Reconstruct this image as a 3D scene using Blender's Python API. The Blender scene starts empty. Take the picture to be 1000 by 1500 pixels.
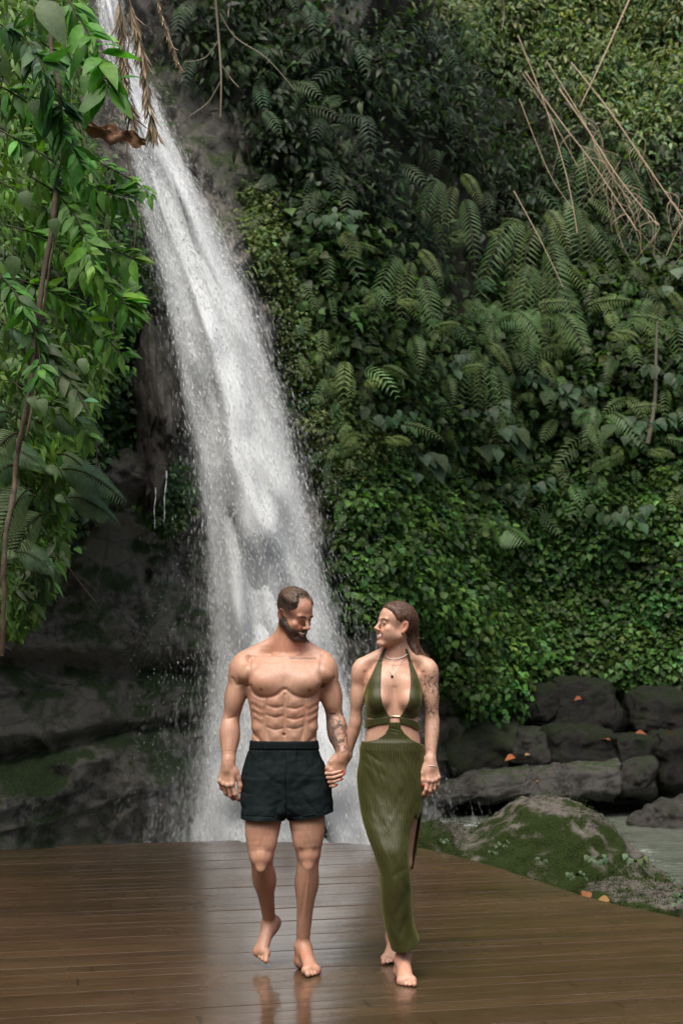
import bpy, math, random
import numpy as np
from mathutils import Vector, Matrix
random.seed(7)
RNG = np.random.default_rng(11)
SC = bpy.context.scene
COL = SC.collection
F = np.float32
R = math.radians

# ------------------------------------------------------------------ camera model of the photograph
CAM_H, PITCH, FPX = 1.525, R(5.48), 50.0 / 36.0 * 1500.0
def at(px, py, Y):
    """world point that a pixel of the 1000x1500 photograph shows at distance Y from the camera plane"""
    xc, yc = (px - 500.0) / FPX, (750.0 - py) / FPX
    dy = math.cos(PITCH) - yc * math.sin(PITCH)
    dz = math.sin(PITCH) + yc * math.cos(PITCH)
    t = Y / dy
    return np.array([xc * t, Y, CAM_H + dz * t])

# ------------------------------------------------------------------ objects
def link(o, parent=None):
    COL.objects.link(o)
    if parent is not None:
        o.parent = parent
    return o
def tag(o, label=None, cat=None, group=None, kind=None):
    if label: o['label'] = label
    if cat: o['category'] = cat
    if group: o['group'] = group
    if kind: o['kind'] = kind
    return o
def empty(name, loc):
    o = bpy.data.objects.new(name, None)
    o.location = [float(c) for c in loc]
    o.empty_display_size = 0.1
    return link(o)
def mesh_np(name, V, Q, T=None, mats=None, parent=None, smooth=True, colors=None, uv=None, fmat=None, attrs=None, origin=None):
    """one mesh object from numpy vertices, quads Q and triangles T"""
    V = np.asarray(V, dtype=np.float64).reshape(-1, 3)
    if origin is not None:
        V = V - np.asarray(origin, float)[None]
    me = bpy.data.meshes.new(name)
    Q = np.zeros((0, 4), np.int64) if Q is None else np.asarray(Q, np.int64).reshape(-1, 4)
    T = np.zeros((0, 3), np.int64) if T is None else np.asarray(T, np.int64).reshape(-1, 3)
    nl, nf = Q.size + T.size, len(Q) + len(T)
    me.vertices.add(len(V)); me.loops.add(nl); me.polygons.add(nf)
    me.vertices.foreach_set('co', V.astype(F).ravel())
    me.loops.foreach_set('vertex_index', np.concatenate([Q.ravel(), T.ravel()]).astype(np.int32))
    st = np.concatenate([np.arange(len(Q)) * 4, Q.size + np.arange(len(T)) * 3]).astype(np.int32)
    me.polygons.foreach_set('loop_start', st)
    me.polygons.foreach_set('use_smooth', np.full(nf, smooth))
    if fmat is not None:
        me.polygons.foreach_set('material_index', np.asarray(fmat, np.int32))
    if colors is not None:
        a = me.color_attributes.new('tint', 'FLOAT_COLOR', 'POINT')
        c4 = np.ones((len(V), 4), F); c4[:, :3] = colors
        a.data.foreach_set('color', c4.ravel())
    for k, v in (attrs or {}).items():
        a = me.attributes.new(k, 'FLOAT', 'POINT'); a.data.foreach_set('value', np.asarray(v, F))
    if uv is not None:
        l = me.uv_layers.new(name='UVMap')
        vi = np.concatenate([Q.ravel(), T.ravel()])
        l.data.foreach_set('uv', np.asarray(uv, F)[vi].ravel())
    me.update(calc_edges=True); me.validate()
    for m in (mats if isinstance(mats, (list, tuple)) else [mats]):
        if m: me.materials.append(m)
    o = bpy.data.objects.new(name, me)
    if origin is not None and parent is None:
        o.location = [float(c) for c in origin]
    return link(o, parent)

# ------------------------------------------------------------------ noise
def _hash(i, j, k, seed):
    n = (i * 374761393 + j * 668265263 + k * 2147483647 + seed * 1274126177) & 0xFFFFFFFF
    n = ((n ^ (n >> 13)) * 1274126177) & 0xFFFFFFFF
    n = n ^ (n >> 16)
    return (n & 0xFFFF) / 65535.0
def vnoise(P, scale=1.0, seed=0):
    P = np.asarray(P, np.float64) * scale
    I = np.floor(P).astype(np.int64); f = P - I; f = f * f * (3 - 2 * f)
    r = 0
    for a in (0, 1):
        for b in (0, 1):
            for c in (0, 1):
                w = (f[:, 0] if a else 1 - f[:, 0]) * (f[:, 1] if b else 1 - f[:, 1]) * (f[:, 2] if c else 1 - f[:, 2])
                r = r + w * _hash(I[:, 0] + a, I[:, 1] + b, I[:, 2] + c, seed)
    return r * 2 - 1
def fbm(P, scale=1.0, octv=4, seed=0, gain=0.5):
    r, a, s = 0, 1.0, scale
    for o in range(octv):
        r = r + a * vnoise(P, s, seed + o * 17); a *= gain; s *= 2.03
    return r
def sstep(a, b, x):
    t = np.clip((x - a) / (b - a), 0, 1)
    return t * t * (3 - 2 * t)

# ------------------------------------------------------------------ distance-field sculpting
def nrm(v):
    v = np.asarray(v, float); return v / (np.linalg.norm(v) + 1e-12)
def rot(yaw=0, pitch=0, roll=0):
    cy, sy, cp, sp, cr, sr = math.cos(yaw), math.sin(yaw), math.cos(pitch), math.sin(pitch), math.cos(roll), math.sin(roll)
    Z = np.array([[cy, -sy, 0], [sy, cy, 0], [0, 0, 1]]); X = np.array([[1, 0, 0], [0, cp, -sp], [0, sp, cp]]); Y = np.array([[cr, 0, sr], [0, 1, 0], [-sr, 0, cr]])
    return Z @ X @ Y
class Grid:
    def __init__(s, lo, hi, h):
        s.h = h; s.lo = np.asarray(lo, float)
        n = np.ceil((np.asarray(hi, float) - s.lo) / h).astype(int) + 1
        s.ax = [(s.lo[i] + h * np.arange(n[i])).astype(F) for i in range(3)]
        s.D = np.full(n, 0.25, F)
    def box(s, lo, hi):
        r = []
        for i in range(3):
            a = int(np.searchsorted(s.ax[i], lo[i])); b = int(np.searchsorted(s.ax[i], hi[i]))
            r.append(slice(max(0, a), min(len(s.ax[i]), b)))
        r = tuple(r)
        if any(q.stop <= q.start for q in r): return None, None
        return r, (s.ax[0][r[0]][:, None, None], s.ax[1][r[1]][None, :, None], s.ax[2][r[2]][None, None, :])
    def put(s, sl, d, k, op):
        a = s.D[sl]
        if op == 'u':
            if k <= 0: s.D[sl] = np.minimum(a, d); return
            h = np.clip(0.5 + 0.5 * (a - d) / k, 0, 1); s.D[sl] = a + (d - a) * h - k * h * (1 - h)
        elif op == 's':
            h = np.clip(0.5 - 0.5 * (a + d) / k, 0, 1); s.D[sl] = a + (-d - a) * h + k * h * (1 - h)
        elif op == 'i':
            s.D[sl] = np.maximum(a, d)
    def ell(s, c, r, Rm=None, k=0.012, op='u', fr=None):
        c = np.asarray(c, float); r = np.asarray(r, float) * np.ones(3)
        if fr is not None:
            Rm = fr[1] @ (np.eye(3) if Rm is None else Rm); c = fr[0] + fr[1] @ (c * fr[2]); r = r * fr[2]
        m = r.max() + 0.035 + k
        sl, X = s.box(c - m, c + m)
        if sl is None: return
        x, y, z = X[0] - F(c[0]), X[1] - F(c[1]), X[2] - F(c[2])
        if Rm is not None:
            A = Rm.T.astype(F)
            x, y, z = A[0, 0] * x + A[0, 1] * y + A[0, 2] * z, A[1, 0] * x + A[1, 1] * y + A[1, 2] * z, A[2, 0] * x + A[2, 1] * y + A[2, 2] * z
        r = r.astype(F)
        qx, qy, qz = x / r[0], y / r[1], z / r[2]
        k0 = np.sqrt(qx * qx + qy * qy + qz * qz); k1 = np.sqrt((qx / r[0]) ** 2 + (qy / r[1]) ** 2 + (qz / r[2]) ** 2) + F(1e-6)
        s.put(sl, k0 * (k0 - 1) / k1, k, op)
    def segd(s, X, a, b):
        a = np.asarray(a, float); b = np.asarray(b, float); d = b - a; L = float(d @ d) + 1e-12
        px, py, pz = X[0] - F(a[0]), X[1] - F(a[1]), X[2] - F(a[2])
        t = np.clip((px * F(d[0]) + py * F(d[1]) + pz * F(d[2])) / F(L), 0, 1)
        return np.sqrt((px - t * F(d[0])) ** 2 + (py - t * F(d[1])) ** 2 + (pz - t * F(d[2])) ** 2), t
    def cone(s, a, b, ra, rb, k=0.012, op='u', fr=None):
        a = np.asarray(a, float); b = np.asarray(b, float)
        if fr is not None:
            a = fr[0] + fr[1] @ (a * fr[2]); b = fr[0] + fr[1] @ (b * fr[2]); ra *= fr[2]; rb *= fr[2]
        m = max(ra, rb) + 0.035 + k
        sl, X = s.box(np.minimum(a, b) - m, np.maximum(a, b) + m)
        if sl is None: return
        d, t = s.segd(X, a, b)
        s.put(sl, d - (F(ra) + t * F(rb - ra)), k, op)
    def chain(s, pts, rad, k=0.012, op='u', sub=5, fr=None):
        pts = [np.asarray(p, float) for p in pts]; rad = list(rad)
        if fr is not None:
            pts = [fr[0] + fr[1] @ (p * fr[2]) for p in pts]; rad = [q * fr[2] for q in rad]
        P, Q = spline(pts, sub), spline([np.array([q]) for q in rad], sub)
        P = np.array(P); Q = np.array(Q)[:, 0]
        m = Q.max() + 0.035 + k
        sl, X = s.box(P.min(0) - m, P.max(0) + m)
        if sl is None: return
        best = None
        for i in range(len(P) - 1):
            d, t = s.segd(X, P[i], P[i + 1]); d = d - (F(Q[i]) + t * F(Q[i + 1] - Q[i]))
            best = d if best is None else np.minimum(best, d)
        s.put(sl, best, k, op)
    def loft(s, secs, k=0.015, n=2.3, op='u'):
        """secs: (z, xl, xr, yf, yb) bottom to top"""
        secs = np.array(sorted(secs), float)
        zz = secs[:, 0]; zs = np.linspace(zz[0], zz[-1], 300)
        c = [pchip(zz, secs[:, i], zs) for i in range(1, 5)]
        sl, X = s.box([secs[:, 1].min() - .05, secs[:, 3].min() - .05, zz[0] - .04], [secs[:, 2].max() + .05, secs[:, 4].max() + .05, zz[-1] + .04])
        z = X[2].ravel(); zc = np.clip(z, zz[0], zz[-1])
        xl, xr, yf, yb = [np.interp(zc, zs, q).astype(F)[None, None, :] for q in c]
        cx, w = (xl + xr) / 2, (xr - xl) / 2
        cy = (yf + yb) / 2 + 0.0 * w; dp = (yb - yf) / 2
        ax, ay = np.abs(X[0] - cx) / w, np.abs(X[1] - cy) / dp
        rho = (ax ** n + ay ** n) ** F(1.0 / n)
        d = (rho - 1) * np.minimum(w, dp)
        ez = np.maximum(np.maximum(F(zz[0]) - X[2], X[2] - F(zz[-1])), 0)
        d = np.where(ez > 0, np.sqrt(np.maximum(d, 0) ** 2 + ez ** 2) + np.minimum(d, 0) * 0, d)
        s.put(sl, d.astype(F), k, op)
    def dent(s, pts, a, sg, yr=None, sub=4):
        """groove (a > 0) or ridge (a < 0) along a polyline; yr = (y0, y1) ignores y and acts in that slab only"""
        P = np.array(spline([np.asarray(p, float) for p in pts], sub)) if len(pts) > 2 else np.array(pts, float)
        lo, hi = P.min(0) - 3 * sg, P.max(0) + 3 * sg
        if yr: lo[1], hi[1] = yr
        sl, X = s.box(lo, hi)
        if sl is None: return
        if yr:
            P = P.copy(); P[:, 1] = 0; X = (X[0], X[1] * 0, X[2])
        best = None
        if len(P) == 1:
            best = s.segd(X, P[0], P[0])[0]
        for i in range(len(P) - 1):
            d, t = s.segd(X, P[i], P[i + 1]); best = d if best is None else np.minimum(best, d)
        s.D[sl] += F(a) * np.exp(-(best / F(sg)) ** 2)
    def mesh(s, D=None):
        return surface_nets(s.D if D is None else D, s.lo, s.h)
def pchip(x, y, xs):
    h = np.diff(x); d = np.diff(y) / h; m = np.zeros(len(x)); m[0], m[-1] = d[0], d[-1]
    for i in range(1, len(x) - 1):
        m[i] = 0 if d[i - 1] * d[i] <= 0 else (h[i - 1] + h[i]) / (h[i - 1] / d[i - 1] + h[i] / d[i]) if True else 0
    i = np.clip(np.searchsorted(x, xs) - 1, 0, len(x) - 2); t = (xs - x[i]) / h[i]
    return ((1 + 2 * t) * (1 - t) ** 2) * y[i] + t * (1 - t) ** 2 * h[i] * m[i] + t * t * (3 - 2 * t) * y[i + 1] + t * t * (t - 1) * h[i] * m[i + 1]
def spline(pts, sub=6):
    if len(pts) < 3: return pts
    out = []
    for i in range(len(pts) - 1):
        p0 = pts[max(0, i - 1)]; p1 = pts[i]; p2 = pts[i + 1]; p3 = pts[min(len(pts) - 1, i + 2)]
        for j in range(sub):
            t = j / sub
            out.append(0.5 * ((2 * p1) + (-p0 + p2) * t + (2 * p0 - 5 * p1 + 4 * p2 - p3) * t * t + (-p0 + 3 * p1 - 3 * p2 + p3) * t ** 3))
    out.append(pts[-1]); return out
def surface_nets(D, lo, h):
    S = D < 0
    a = np.zeros(tuple(n - 1 for n in D.shape), np.uint8)
    for i in (0, 1):
        for j in (0, 1):
            for k in (0, 1):
                a += S[i:D.shape[0] - 1 + i, j:D.shape[1] - 1 + j, k:D.shape[2] - 1 + k]
    I = np.argwhere((a > 0) & (a < 8)); del a
    cor = np.array([(i, j, k) for i in (0, 1) for j in (0, 1) for k in (0, 1)])
    val = np.stack([D[I[:, 0] + c[0], I[:, 1] + c[1], I[:, 2] + c[2]] for c in cor], 1).astype(np.float64)
    acc = np.zeros((len(I), 3)); cnt = np.zeros(len(I))
    for p in range(8):
        for q in range(p + 1, 8):
            if np.abs(cor[p] - cor[q]).sum() != 1: continue
            m = (val[:, p] < 0) != (val[:, q] < 0)
            t = val[m, p] / (val[m, p] - val[m, q])
            acc[m] += cor[p] + t[:, None] * (cor[q] - cor[p]); cnt[m] += 1
    V = (I + acc / cnt[:, None]) * h + lo
    idx = {}
    shp = np.array(D.shape) - 1
    flat = (I[:, 0] * shp[1] + I[:, 1]) * shp[2] + I[:, 2]   # sorted, as argwhere is row-major
    def look(c): return np.searchsorted(flat, (c[:, 0] * shp[1] + c[:, 1]) * shp[2] + c[:, 2])
    Q = []
    for ax in range(3):
        s0 = [slice(None)] * 3; s1 = [slice(None)] * 3
        s0[ax] = slice(0, -1); s1[ax] = slice(1, None)
        A, B = S[tuple(s0)], S[tuple(s1)]
        E = np.argwhere(A != B)
        u, v = (ax + 1) % 3, (ax + 2) % 3
        ok = (E[:, u] > 0) & (E[:, v] > 0) & (E[:, u] < shp[u]) & (E[:, v] < shp[v])
        E = E[ok]
        fl = A[tuple(E.T)]
        du = np.zeros(3, int); dv = np.zeros(3, int); du[u] = 1; dv[v] = 1
        q = np.stack([look(E - du - dv), look(E - dv), look(E), look(E - du)], 1)
        q[~fl] = q[~fl][:, ::-1]
        Q.append(q)
    Q = np.concatenate(Q)
    for _ in range(2):                      # settle every vertex on the exact surface (takes the terracing out)
        N = vnormals(V, Q); G = (V - lo) / h
        I0 = np.clip(np.floor(G).astype(int), 0, shp - 1); f = G - I0; d = 0
        for c in cor:
            w = np.prod(np.where(c, f, 1 - f), axis=1)
            d = d + w * D[I0[:, 0] + c[0], I0[:, 1] + c[1], I0[:, 2] + c[2]]
        V = V - N * np.clip(d, -.6 * h, .6 * h)[:, None]
        V = relax(V, Q, 1, .25)
    return V, Q
def vnormals(V, Q):
    n = np.cross(V[Q[:, 2]] - V[Q[:, 0]], V[Q[:, 3]] - V[Q[:, 1]])
    N = np.zeros_like(V)
    for c in range(4): 
        for i in range(3): N[:, i] += np.bincount(Q[:, c], n[:, i], len(V))
    return N / (np.linalg.norm(N, axis=1, keepdims=True) + 1e-12)
def relax(V, Q, it=1, f=0.5):
    for _ in range(it):
        A = np.zeros_like(V); c = np.zeros(len(V))
        for a, b in ((0, 1), (1, 2), (2, 3), (3, 0)):
            for p, q in ((a, b), (b, a)):
                for i in range(3): A[:, i] += np.bincount(Q[:, p], V[Q[:, q], i], len(V))
                c += np.bincount(Q[:, p], minlength=len(V))
        V = V + f * (A / np.maximum(c, 1)[:, None] - V)
    return V

# ------------------------------------------------------------------ materials
def mat(name):
    m = bpy.data.materials.new(name); m.use_nodes = True
    nt = m.node_tree; b = nt.nodes['Principled BSDF']
    return m, nt, b
def nd(nt, typ, **kw):
    n = nt.nodes.new(typ)
    for k, v in kw.items():
        if k.startswith('i_'):
            key = k[2:]; key = int(key) if key.isdigit() else key.replace('_', ' ')
            n.inputs[key].default_value = v
        else: setattr(n, k, v)
    return n
def ramp(nt, stops, fac, interp='LINEAR'):
    r = nt.nodes.new('ShaderNodeValToRGB'); r.color_ramp.interpolation = interp
    e = r.color_ramp.elements
    while len(e) < len(stops): e.new(0.5)
    for i, (p, c) in enumerate(stops):
        e[i].position = p; e[i].color = (c[0], c[1], c[2], 1) if hasattr(c, '__len__') else (c, c, c, 1)
    nt.links.new(fac, r.inputs[0]); return r
def lk(nt, a, b): nt.links.new(a, b)
# ================================================================== the two people
def proj(V):
    x, y, z = V[:, 0], V[:, 1], V[:, 2] - CAM_H
    d = y * math.cos(PITCH) + z * math.sin(PITCH); u = -y * math.sin(PITCH) + z * math.cos(PITCH)
    return 500 + FPX * x / d, 750 - FPX * u / d
def head_prims(g, fr, male):
    """skull, face and ears in head coordinates (face towards -y, x to the person's left, metres)"""
    E = lambda c, r, k=.012, op='u', Rm=None: g.ell(c, r, Rm, k, op, fr)
    C = lambda a, b, ra, rb, k=.012, op='u': g.cone(a, b, ra, rb, k, op, fr)
    jw = 1.0 if male else .84
    E((0, .014, .036), (.075, .097, .082), .02)
    E((0, -.034, .035), (.062, .054, .062), .02)
    E((0, -.030, -.035), (.058 * (1 if male else .95), .058, .078), .02)
    for sx in (-1, 1):
        C((sx * .056 * jw, .004, -.052), (sx * .018 * jw, -.074, -.104), .018, .014, .022)      # mandible
        C((sx * .058 * jw, .010, -.02), (sx * .056 * jw, .004, -.056), .016, .017, .02)
        E((sx * .042, -.066, -.027), (.020, .017, .016), .020)                          # raised cheek
        E((sx * .027, -.083, -.040), (.012, .012, .013), .012)                          # smile fold bulge
    E((0, -.082, -.101), (.020 * jw, .017, .016), .016)                                 # chin
    E((0, -.066, -.066), (.036, .030, .026), .016)                                      # muzzle
    for sx in (-1, 1): E((sx * .040, -.046, -.052), (.024, .032, .030), .02)            # cheek
    C((-.040, -.078, .021), (.040, -.078, .021), .012 if male else .009, .012 if male else .009, .014)   # brow
    E((0, -.083, .02), (.02, .014, .012), .012)
    for sx in (-1, 1):
        E((sx * .031, -.101, .004), (.018, .0155, .0095), .010, 's')                     # socket
        E((sx * .031, -.0785, .002), (.0135, .0125, .0125), .004)                       # eyeball under lids
    nz = 1.0 if male else .86
    C((0, -.087, .012), (0, -.088 - .026 * nz, -.024), .0085 * nz, .0100 * nz, .010)      # nose
    E((0, -.089 - .0265 * nz, -.0285), (.0112 * nz, .0112, .0095 * nz), .007)
    for sx in (-1, 1):
        E((sx * .0120, -.102, -.034), (.0080 * nz, .010, .0080), .006)
        E((sx * .0060, -.108, -.0405), (.003, .004, .0035), .003, 's')
    # smile lines
    for sx in (-1, 1):
        g.dent([fr[0] + fr[1] @ (np.array(q) * fr[2]) for q in ((sx * .019, -.097, -.034), (sx * .033, -.076, -.050), (sx * .037, -.066, -.070))], .0022, .0042)
    # open smile
    ow = 1.0 if male else .78
    lip = [(-.031, -.073, -.0555), (-.016, -.0905, -.0665), (0, -.0965, -.070), (.016, -.0905, -.0665), (.031, -.073, -.0555)]
    up = [(x, y - .001, z + .006) for x, y, z in lip]; lo = [(x * .9, y + .001, z - .011 * ow + abs(x) * .12) for x, y, z in lip]
    g.chain(lip, [.002, .0065 * ow, .0078 * ow, .0065 * ow, .002], .004, 's', fr=fr)
    g.chain(up, [.003, .0048, .0052, .0048, .003], .005, 'u', fr=fr)
    g.chain(lo, [.003, .0055, .0065, .0055, .003], .005, 'u', fr=fr)
    g.chain([(x * .92, y + .0065, z + .001) for x, y, z in lip], [.0052] * 5, .002, 'u', fr=fr)  # teeth
    for sx in (-1, 1):
        Rm = rot(sx * -.35, 0, sx * .12) @ rot(0, -.2)
        E((sx * .079, .016, -.006), (.0075, .017, .031), .006, 'u', Rm)                 # ear
        E((sx * .084, .012, -.004), (.005, .009, .018), .004, 's', Rm)
        E((sx * .077, .008, -.034), (.006, .009, .010), .006)
def head_paint(col, V, fr, male, skin):
    L = (V - fr[0]) @ fr[1] / fr[2]
    x, y, z = L.T; ax = np.abs(x); frt = y < -.03
    inh = (np.abs(z) < .16) & (np.hypot(x, y) < .14)
    def mix(m, c, a=1.0):
        w = np.clip(m, 0, 1)[:, None] * a
        col[:] = col * (1 - w) + np.array(c) * w
    flush = np.exp(-((ax - .042) / .02) ** 2 - ((z + .024) / .018) ** 2) * frt
    mix(flush * inh, np.array(skin) * (1.06, .72, .66), .55)
    mix(np.exp(-(ax / .014) ** 2 - ((z + .034) / .012) ** 2) * (y < -.095) * inh, np.array(skin) * (1.04, .74, .68), .5)
    mix(inh * (ax > .074) * (np.abs(z + .006) < .04), np.array(skin) * (1.05, .62, .54), .5)
    bz = .0245 - .0065 * ((ax - .032) / .024) ** 2
    mix(inh * frt * sstep(.0052, .0022, np.abs(z - bz)) * sstep(.010, .014, ax) * sstep(.056, .048, ax), (.022, .013, .008), .9)
    u = (ax - .031) / .0125; ez = z - .0005
    op = .0015 * np.clip(1 - u * u, 0, 1)
    eye = inh * frt * (np.abs(u) < 1)
    mix(eye * sstep(op + .0042, op + .0016, np.abs(ez - .0008)), (.03, .016, .011), .85)
    mix(eye * sstep(op + .0006, op - .0006, np.abs(ez)), (.42, .38, .35))
    mix(eye * sstep(op + .0008, op, np.abs(ez)) * sstep(.0055, .0042, np.abs(ax - .031 + .002)), (.03, .02, .012))
    # lips, inner mouth and teeth follow the curve of the smile
    lz = -.070 + .0145 * (ax / .031) ** 2
    mth = inh * (y < -.06) * sstep(.034, .030, ax)
    mix(mth * sstep(.0165, .0130, np.abs(z - lz + .002)), (.36, .11, .09) if not male else (.30, .12, .09), .75)
    mix(mth * sstep(.0078 if male else .0062, .0062 if male else .0048, np.abs(z - lz + .0005)), (.10, .02, .018), .95)
    mix(mth * sstep(.0056 if male else .0046, .0046 if male else .0036, np.abs(z - lz - .0016)) * sstep(.028, .025, ax), (.92, .90, .86))
    return L
def foot_prims(g, heel, ball, ankle, side, s=1.0, toe_dir=None):
    """heel and ball rest points, ankle joint; side = +1 when the big toe lies towards +x seen from the front"""
    heel, ball, ankle = map(lambda q: np.asarray(q, float), (heel, ball, ankle))
    f = nrm(ball - heel); up = nrm(np.cross(np.cross(f, [0, 0, 1]), f)); m = np.cross(up, f) if False else np.cross(f, up)
    if m[0] * side < 0: m = -m
    g.ell(heel + up * .030 * s + f * .012, (.032 * s, .036 * s, .032 * s), None, .02)
    g.cone(ankle, heel + up * .036 * s, .030 * s, .032 * s, .025)
    g.cone(ankle - f * .004 - up * .01, heel + up * .036 * s + f * .045, .029 * s, .029 * s, .025)
    g.cone(ankle + f * .018 - up * .012, ball + up * .028 * s + m * .008 * s - f * .01, .030 * s, .025 * s, .025)
    g.cone(ankle + f * .01 - up * .03 - m * .008, ball + up * .020 * s - m * .018 * s - f * .01, .028 * s, .020 * s, .025)
    g.cone(heel + up * .026 * s + f * .03 - m * .012 * s, ball + up * .016 * s - m * .024 * s, .026 * s, .017 * s, .02)
    g.cone(ball + up * .021 * s + m * .027 * s, ball + up * .017 * s - m * .033 * s - f * .014, .021 * s, .017 * s, .014)
    td = f if toe_dir is None else nrm(toe_dir)
    tl = [.046, .042, .036, .029, .022]; tr = [.0135, .0092, .0088, .0084, .0082]; to = [.029, .008, -.008, -.022, -.034]
    for i in range(5):
        a = ball + m * to[i] * s + up * (.017 - .001 * i) * s - f * (.006 * i) * s
        b = a + td * tl[i] * s + m * (.002 - .0014 * i) * s - up * (.017 - .001 * i - tr[i]) * s
        mid = (a + b) / 2 + up * .004 * s
        g.chain([a, mid, b], [tr[i] * 1.1 * s, tr[i] * .92 * s, tr[i] * s], .006)
    g.ell(ankle + m * .030 * s - up * .004, (.013, .015, .015), None, .014)
    g.ell(ankle - m * .030 * s - up * .012, (.012, .014, .014), None, .014)
def hand_prims(g, W, d, n, tsign, curls, s=1.0, thumb=None, spread=.06, fan=None):
    """W wrist, d towards the knuckles, n out of the back of the hand, tsign picks the thumb side along d x n;
    curls: per finger three bends in radians, index to little finger.  Returns finger tip points."""
    W = np.asarray(W, float); d = nrm(d); n = nrm(np.asarray(n) - d * (np.asarray(n) @ d)); sd = np.cross(d, n) * tsign
    P = lambda a, b, c: W + d * a * s + sd * b * s + n * c * s
    g.cone(P(-.012, 0, 0), P(.025, 0, 0), .027 * s, .027 * s, .02)
    bases = [(.090, .029), (.094, .009), (.089, -.011), (.079, -.029)]
    for a, b in bases:
        g.cone(P(.015, b * .55, -.002), P(a - .008, b, -.001), .0165 * s, .0125 * s, .014)
    g.ell(P(.035, .028, -.012), (.022 * s, .022 * s, .022 * s), None, .016)
    for a, b in bases:
        g.ell(P(a, b, .004), (.0108 * s,) * 3, None, .008)
    LN = [(.041, .025, .020), (.045, .029, .022), (.042, .027, .021), (.033, .020, .018)]; RD = [.0096, .0098, .0092, .0080]
    tips = []
    for i in range(4):
        a, b = bases[i]
        p = P(a, b, -.002); ang = 0; fs = (b / .03) * spread if fan is None else fan[i]
        pts, rr = [p], [RD[i] * 1.12 * s]
        for j in range(3):
            ang += curls[i][j]
            dv = (d * math.cos(ang) - n * math.sin(ang)) + sd * fs
            p = p + nrm(dv) * LN[i][j] * s
            pts.append(p); rr.append(RD[i] * (1.0, .92, .80)[j] * s)
        for j in range(3): g.cone(pts[j], pts[j + 1], rr[j], rr[j + 1], .004)
        tips.append((pts[-1], nrm(pts[-1] - pts[-2]), RD[i] * s))
    if thumb is None: thumb = [(.028, .026, -.006), (.060, .050, -.012), (.092, .054, -.020), (.116, .050, -.028)]
    T = [P(*t) for t in thumb]
    for j, (ra, rb) in enumerate([(.0165, .0125), (.0120, .0108), (.0108, .0090)]): g.cone(T[j], T[j + 1], ra * s, rb * s, .010)
    tips.append((T[-1], nrm(T[-1] - T[-2]), .0095 * s))
    return tips
def person_mesh(name, g, root, material, paint, D=None, smooth_it=1):
    V, Q = g.mesh(D)
    V = relax(V, Q, smooth_it, .35)
    return V, Q
def cloth(g, off, region, name, parent, material, origin, extra=None, paint=None, attrs=None, it=2, disp=None):
    """a garment: the body's own surface pushed out by off and cut to a region"""
    D = np.maximum(g.D - F(off), region)
    if extra is not None: D = np.maximum(D, extra)
    V, Q = surface_nets(D, g.lo, g.h)
    V = relax(V, Q, it, .4)
    if disp is not None:
        V = V + vnormals(V, Q) * disp(V)[:, None]
    return mesh_np(name, V - origin, Q, None, material, parent, colors=None if paint is None else paint(V), attrs=None if attrs is None else attrs(V))
def ppx(g, Y):
    """pixel coordinates of every grid column and row seen at distance Y (broadcast arrays)"""
    x = 500 + FPX * g.ax[0] / Y * 1.0
    zz = g.ax[2].astype(float); V = np.stack([zz * 0, zz * 0 + Y, zz], 1)
    py = proj(V)[1]
    d = Y * math.cos(PITCH) + (zz - CAM_H) * math.sin(PITCH)
    px = 500 + FPX * g.ax[0][:, None] / d[None, :]
    return px.astype(F)[:, None, :], py.astype(F)[None, None, :]
def poly_region(px, py, poly):
    """signed value (negative inside) of a convex-or-not polygon, in pixels"""
    P = np.array(poly, float); d = None; inside = np.zeros(np.broadcast(px, py).shape, bool)
    for i in range(len(P)):
        a, b = P[i], P[(i + 1) % len(P)]
        e = b - a; wx, wy = px - F(a[0]), py - F(a[1])
        t = np.clip((wx * F(e[0]) + wy * F(e[1])) / F(e @ e), 0, 1)
        q = (wx - t * F(e[0])) ** 2 + (wy - t * F(e[1])) ** 2
        d = q if d is None else np.minimum(d, q)
        c = ((a[1] <= py) & (py < b[1])) | ((b[1] <= py) & (py < a[1]))
        xi = a[0] + (py - a[1]) / (b[1] - a[1] if b[1] != a[1] else 1e-9) * (b[0] - a[0])
        inside ^= c & (px < xi)
    d = np.sqrt(d)
    return np.where(inside, -d, d).astype(F)

# ---- skin, hair and cloth materials
def skin_mat():
    m, nt, b = mat('skin')
    a = nd(nt, 'ShaderNodeVertexColor', layer_name='tint')
    n = nd(nt, 'ShaderNodeTexNoise', i_Scale=55.0, i_Detail=4.0)
    mx = nd(nt, 'ShaderNodeMix', data_type='RGBA', blend_type='MULTIPLY'); mx.inputs[0].default_value = .6
    r = ramp(nt, [(.3, (.80, .72, .68)), (.7, (1.10, 1.08, 1.07))], n.outputs[0])
    lk(nt, a.outputs[0], mx.inputs[6]); lk(nt, r.outputs[0], mx.inputs[7]); lk(nt, mx.outputs[2], b.inputs['Base Color'])
    b.inputs['Subsurface Weight'].default_value = .12; b.inputs['Subsurface Radius'].default_value = (1, .25, .12); b.inputs['Subsurface Scale'].default_value = .012
    b.inputs['Roughness'].default_value = .46; b.inputs['Specular IOR Level'].default_value = .45
    n2 = nd(nt, 'ShaderNodeTexNoise', i_Scale=260.0, i_Detail=3.0)
    bp = nd(nt, 'ShaderNodeBump', i_Strength=.22, i_Distance=.0025); lk(nt, n2.outputs[0], bp.inputs['Height']); lk(nt, bp.outputs[0], b.inputs['Normal'])
    return m
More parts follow.
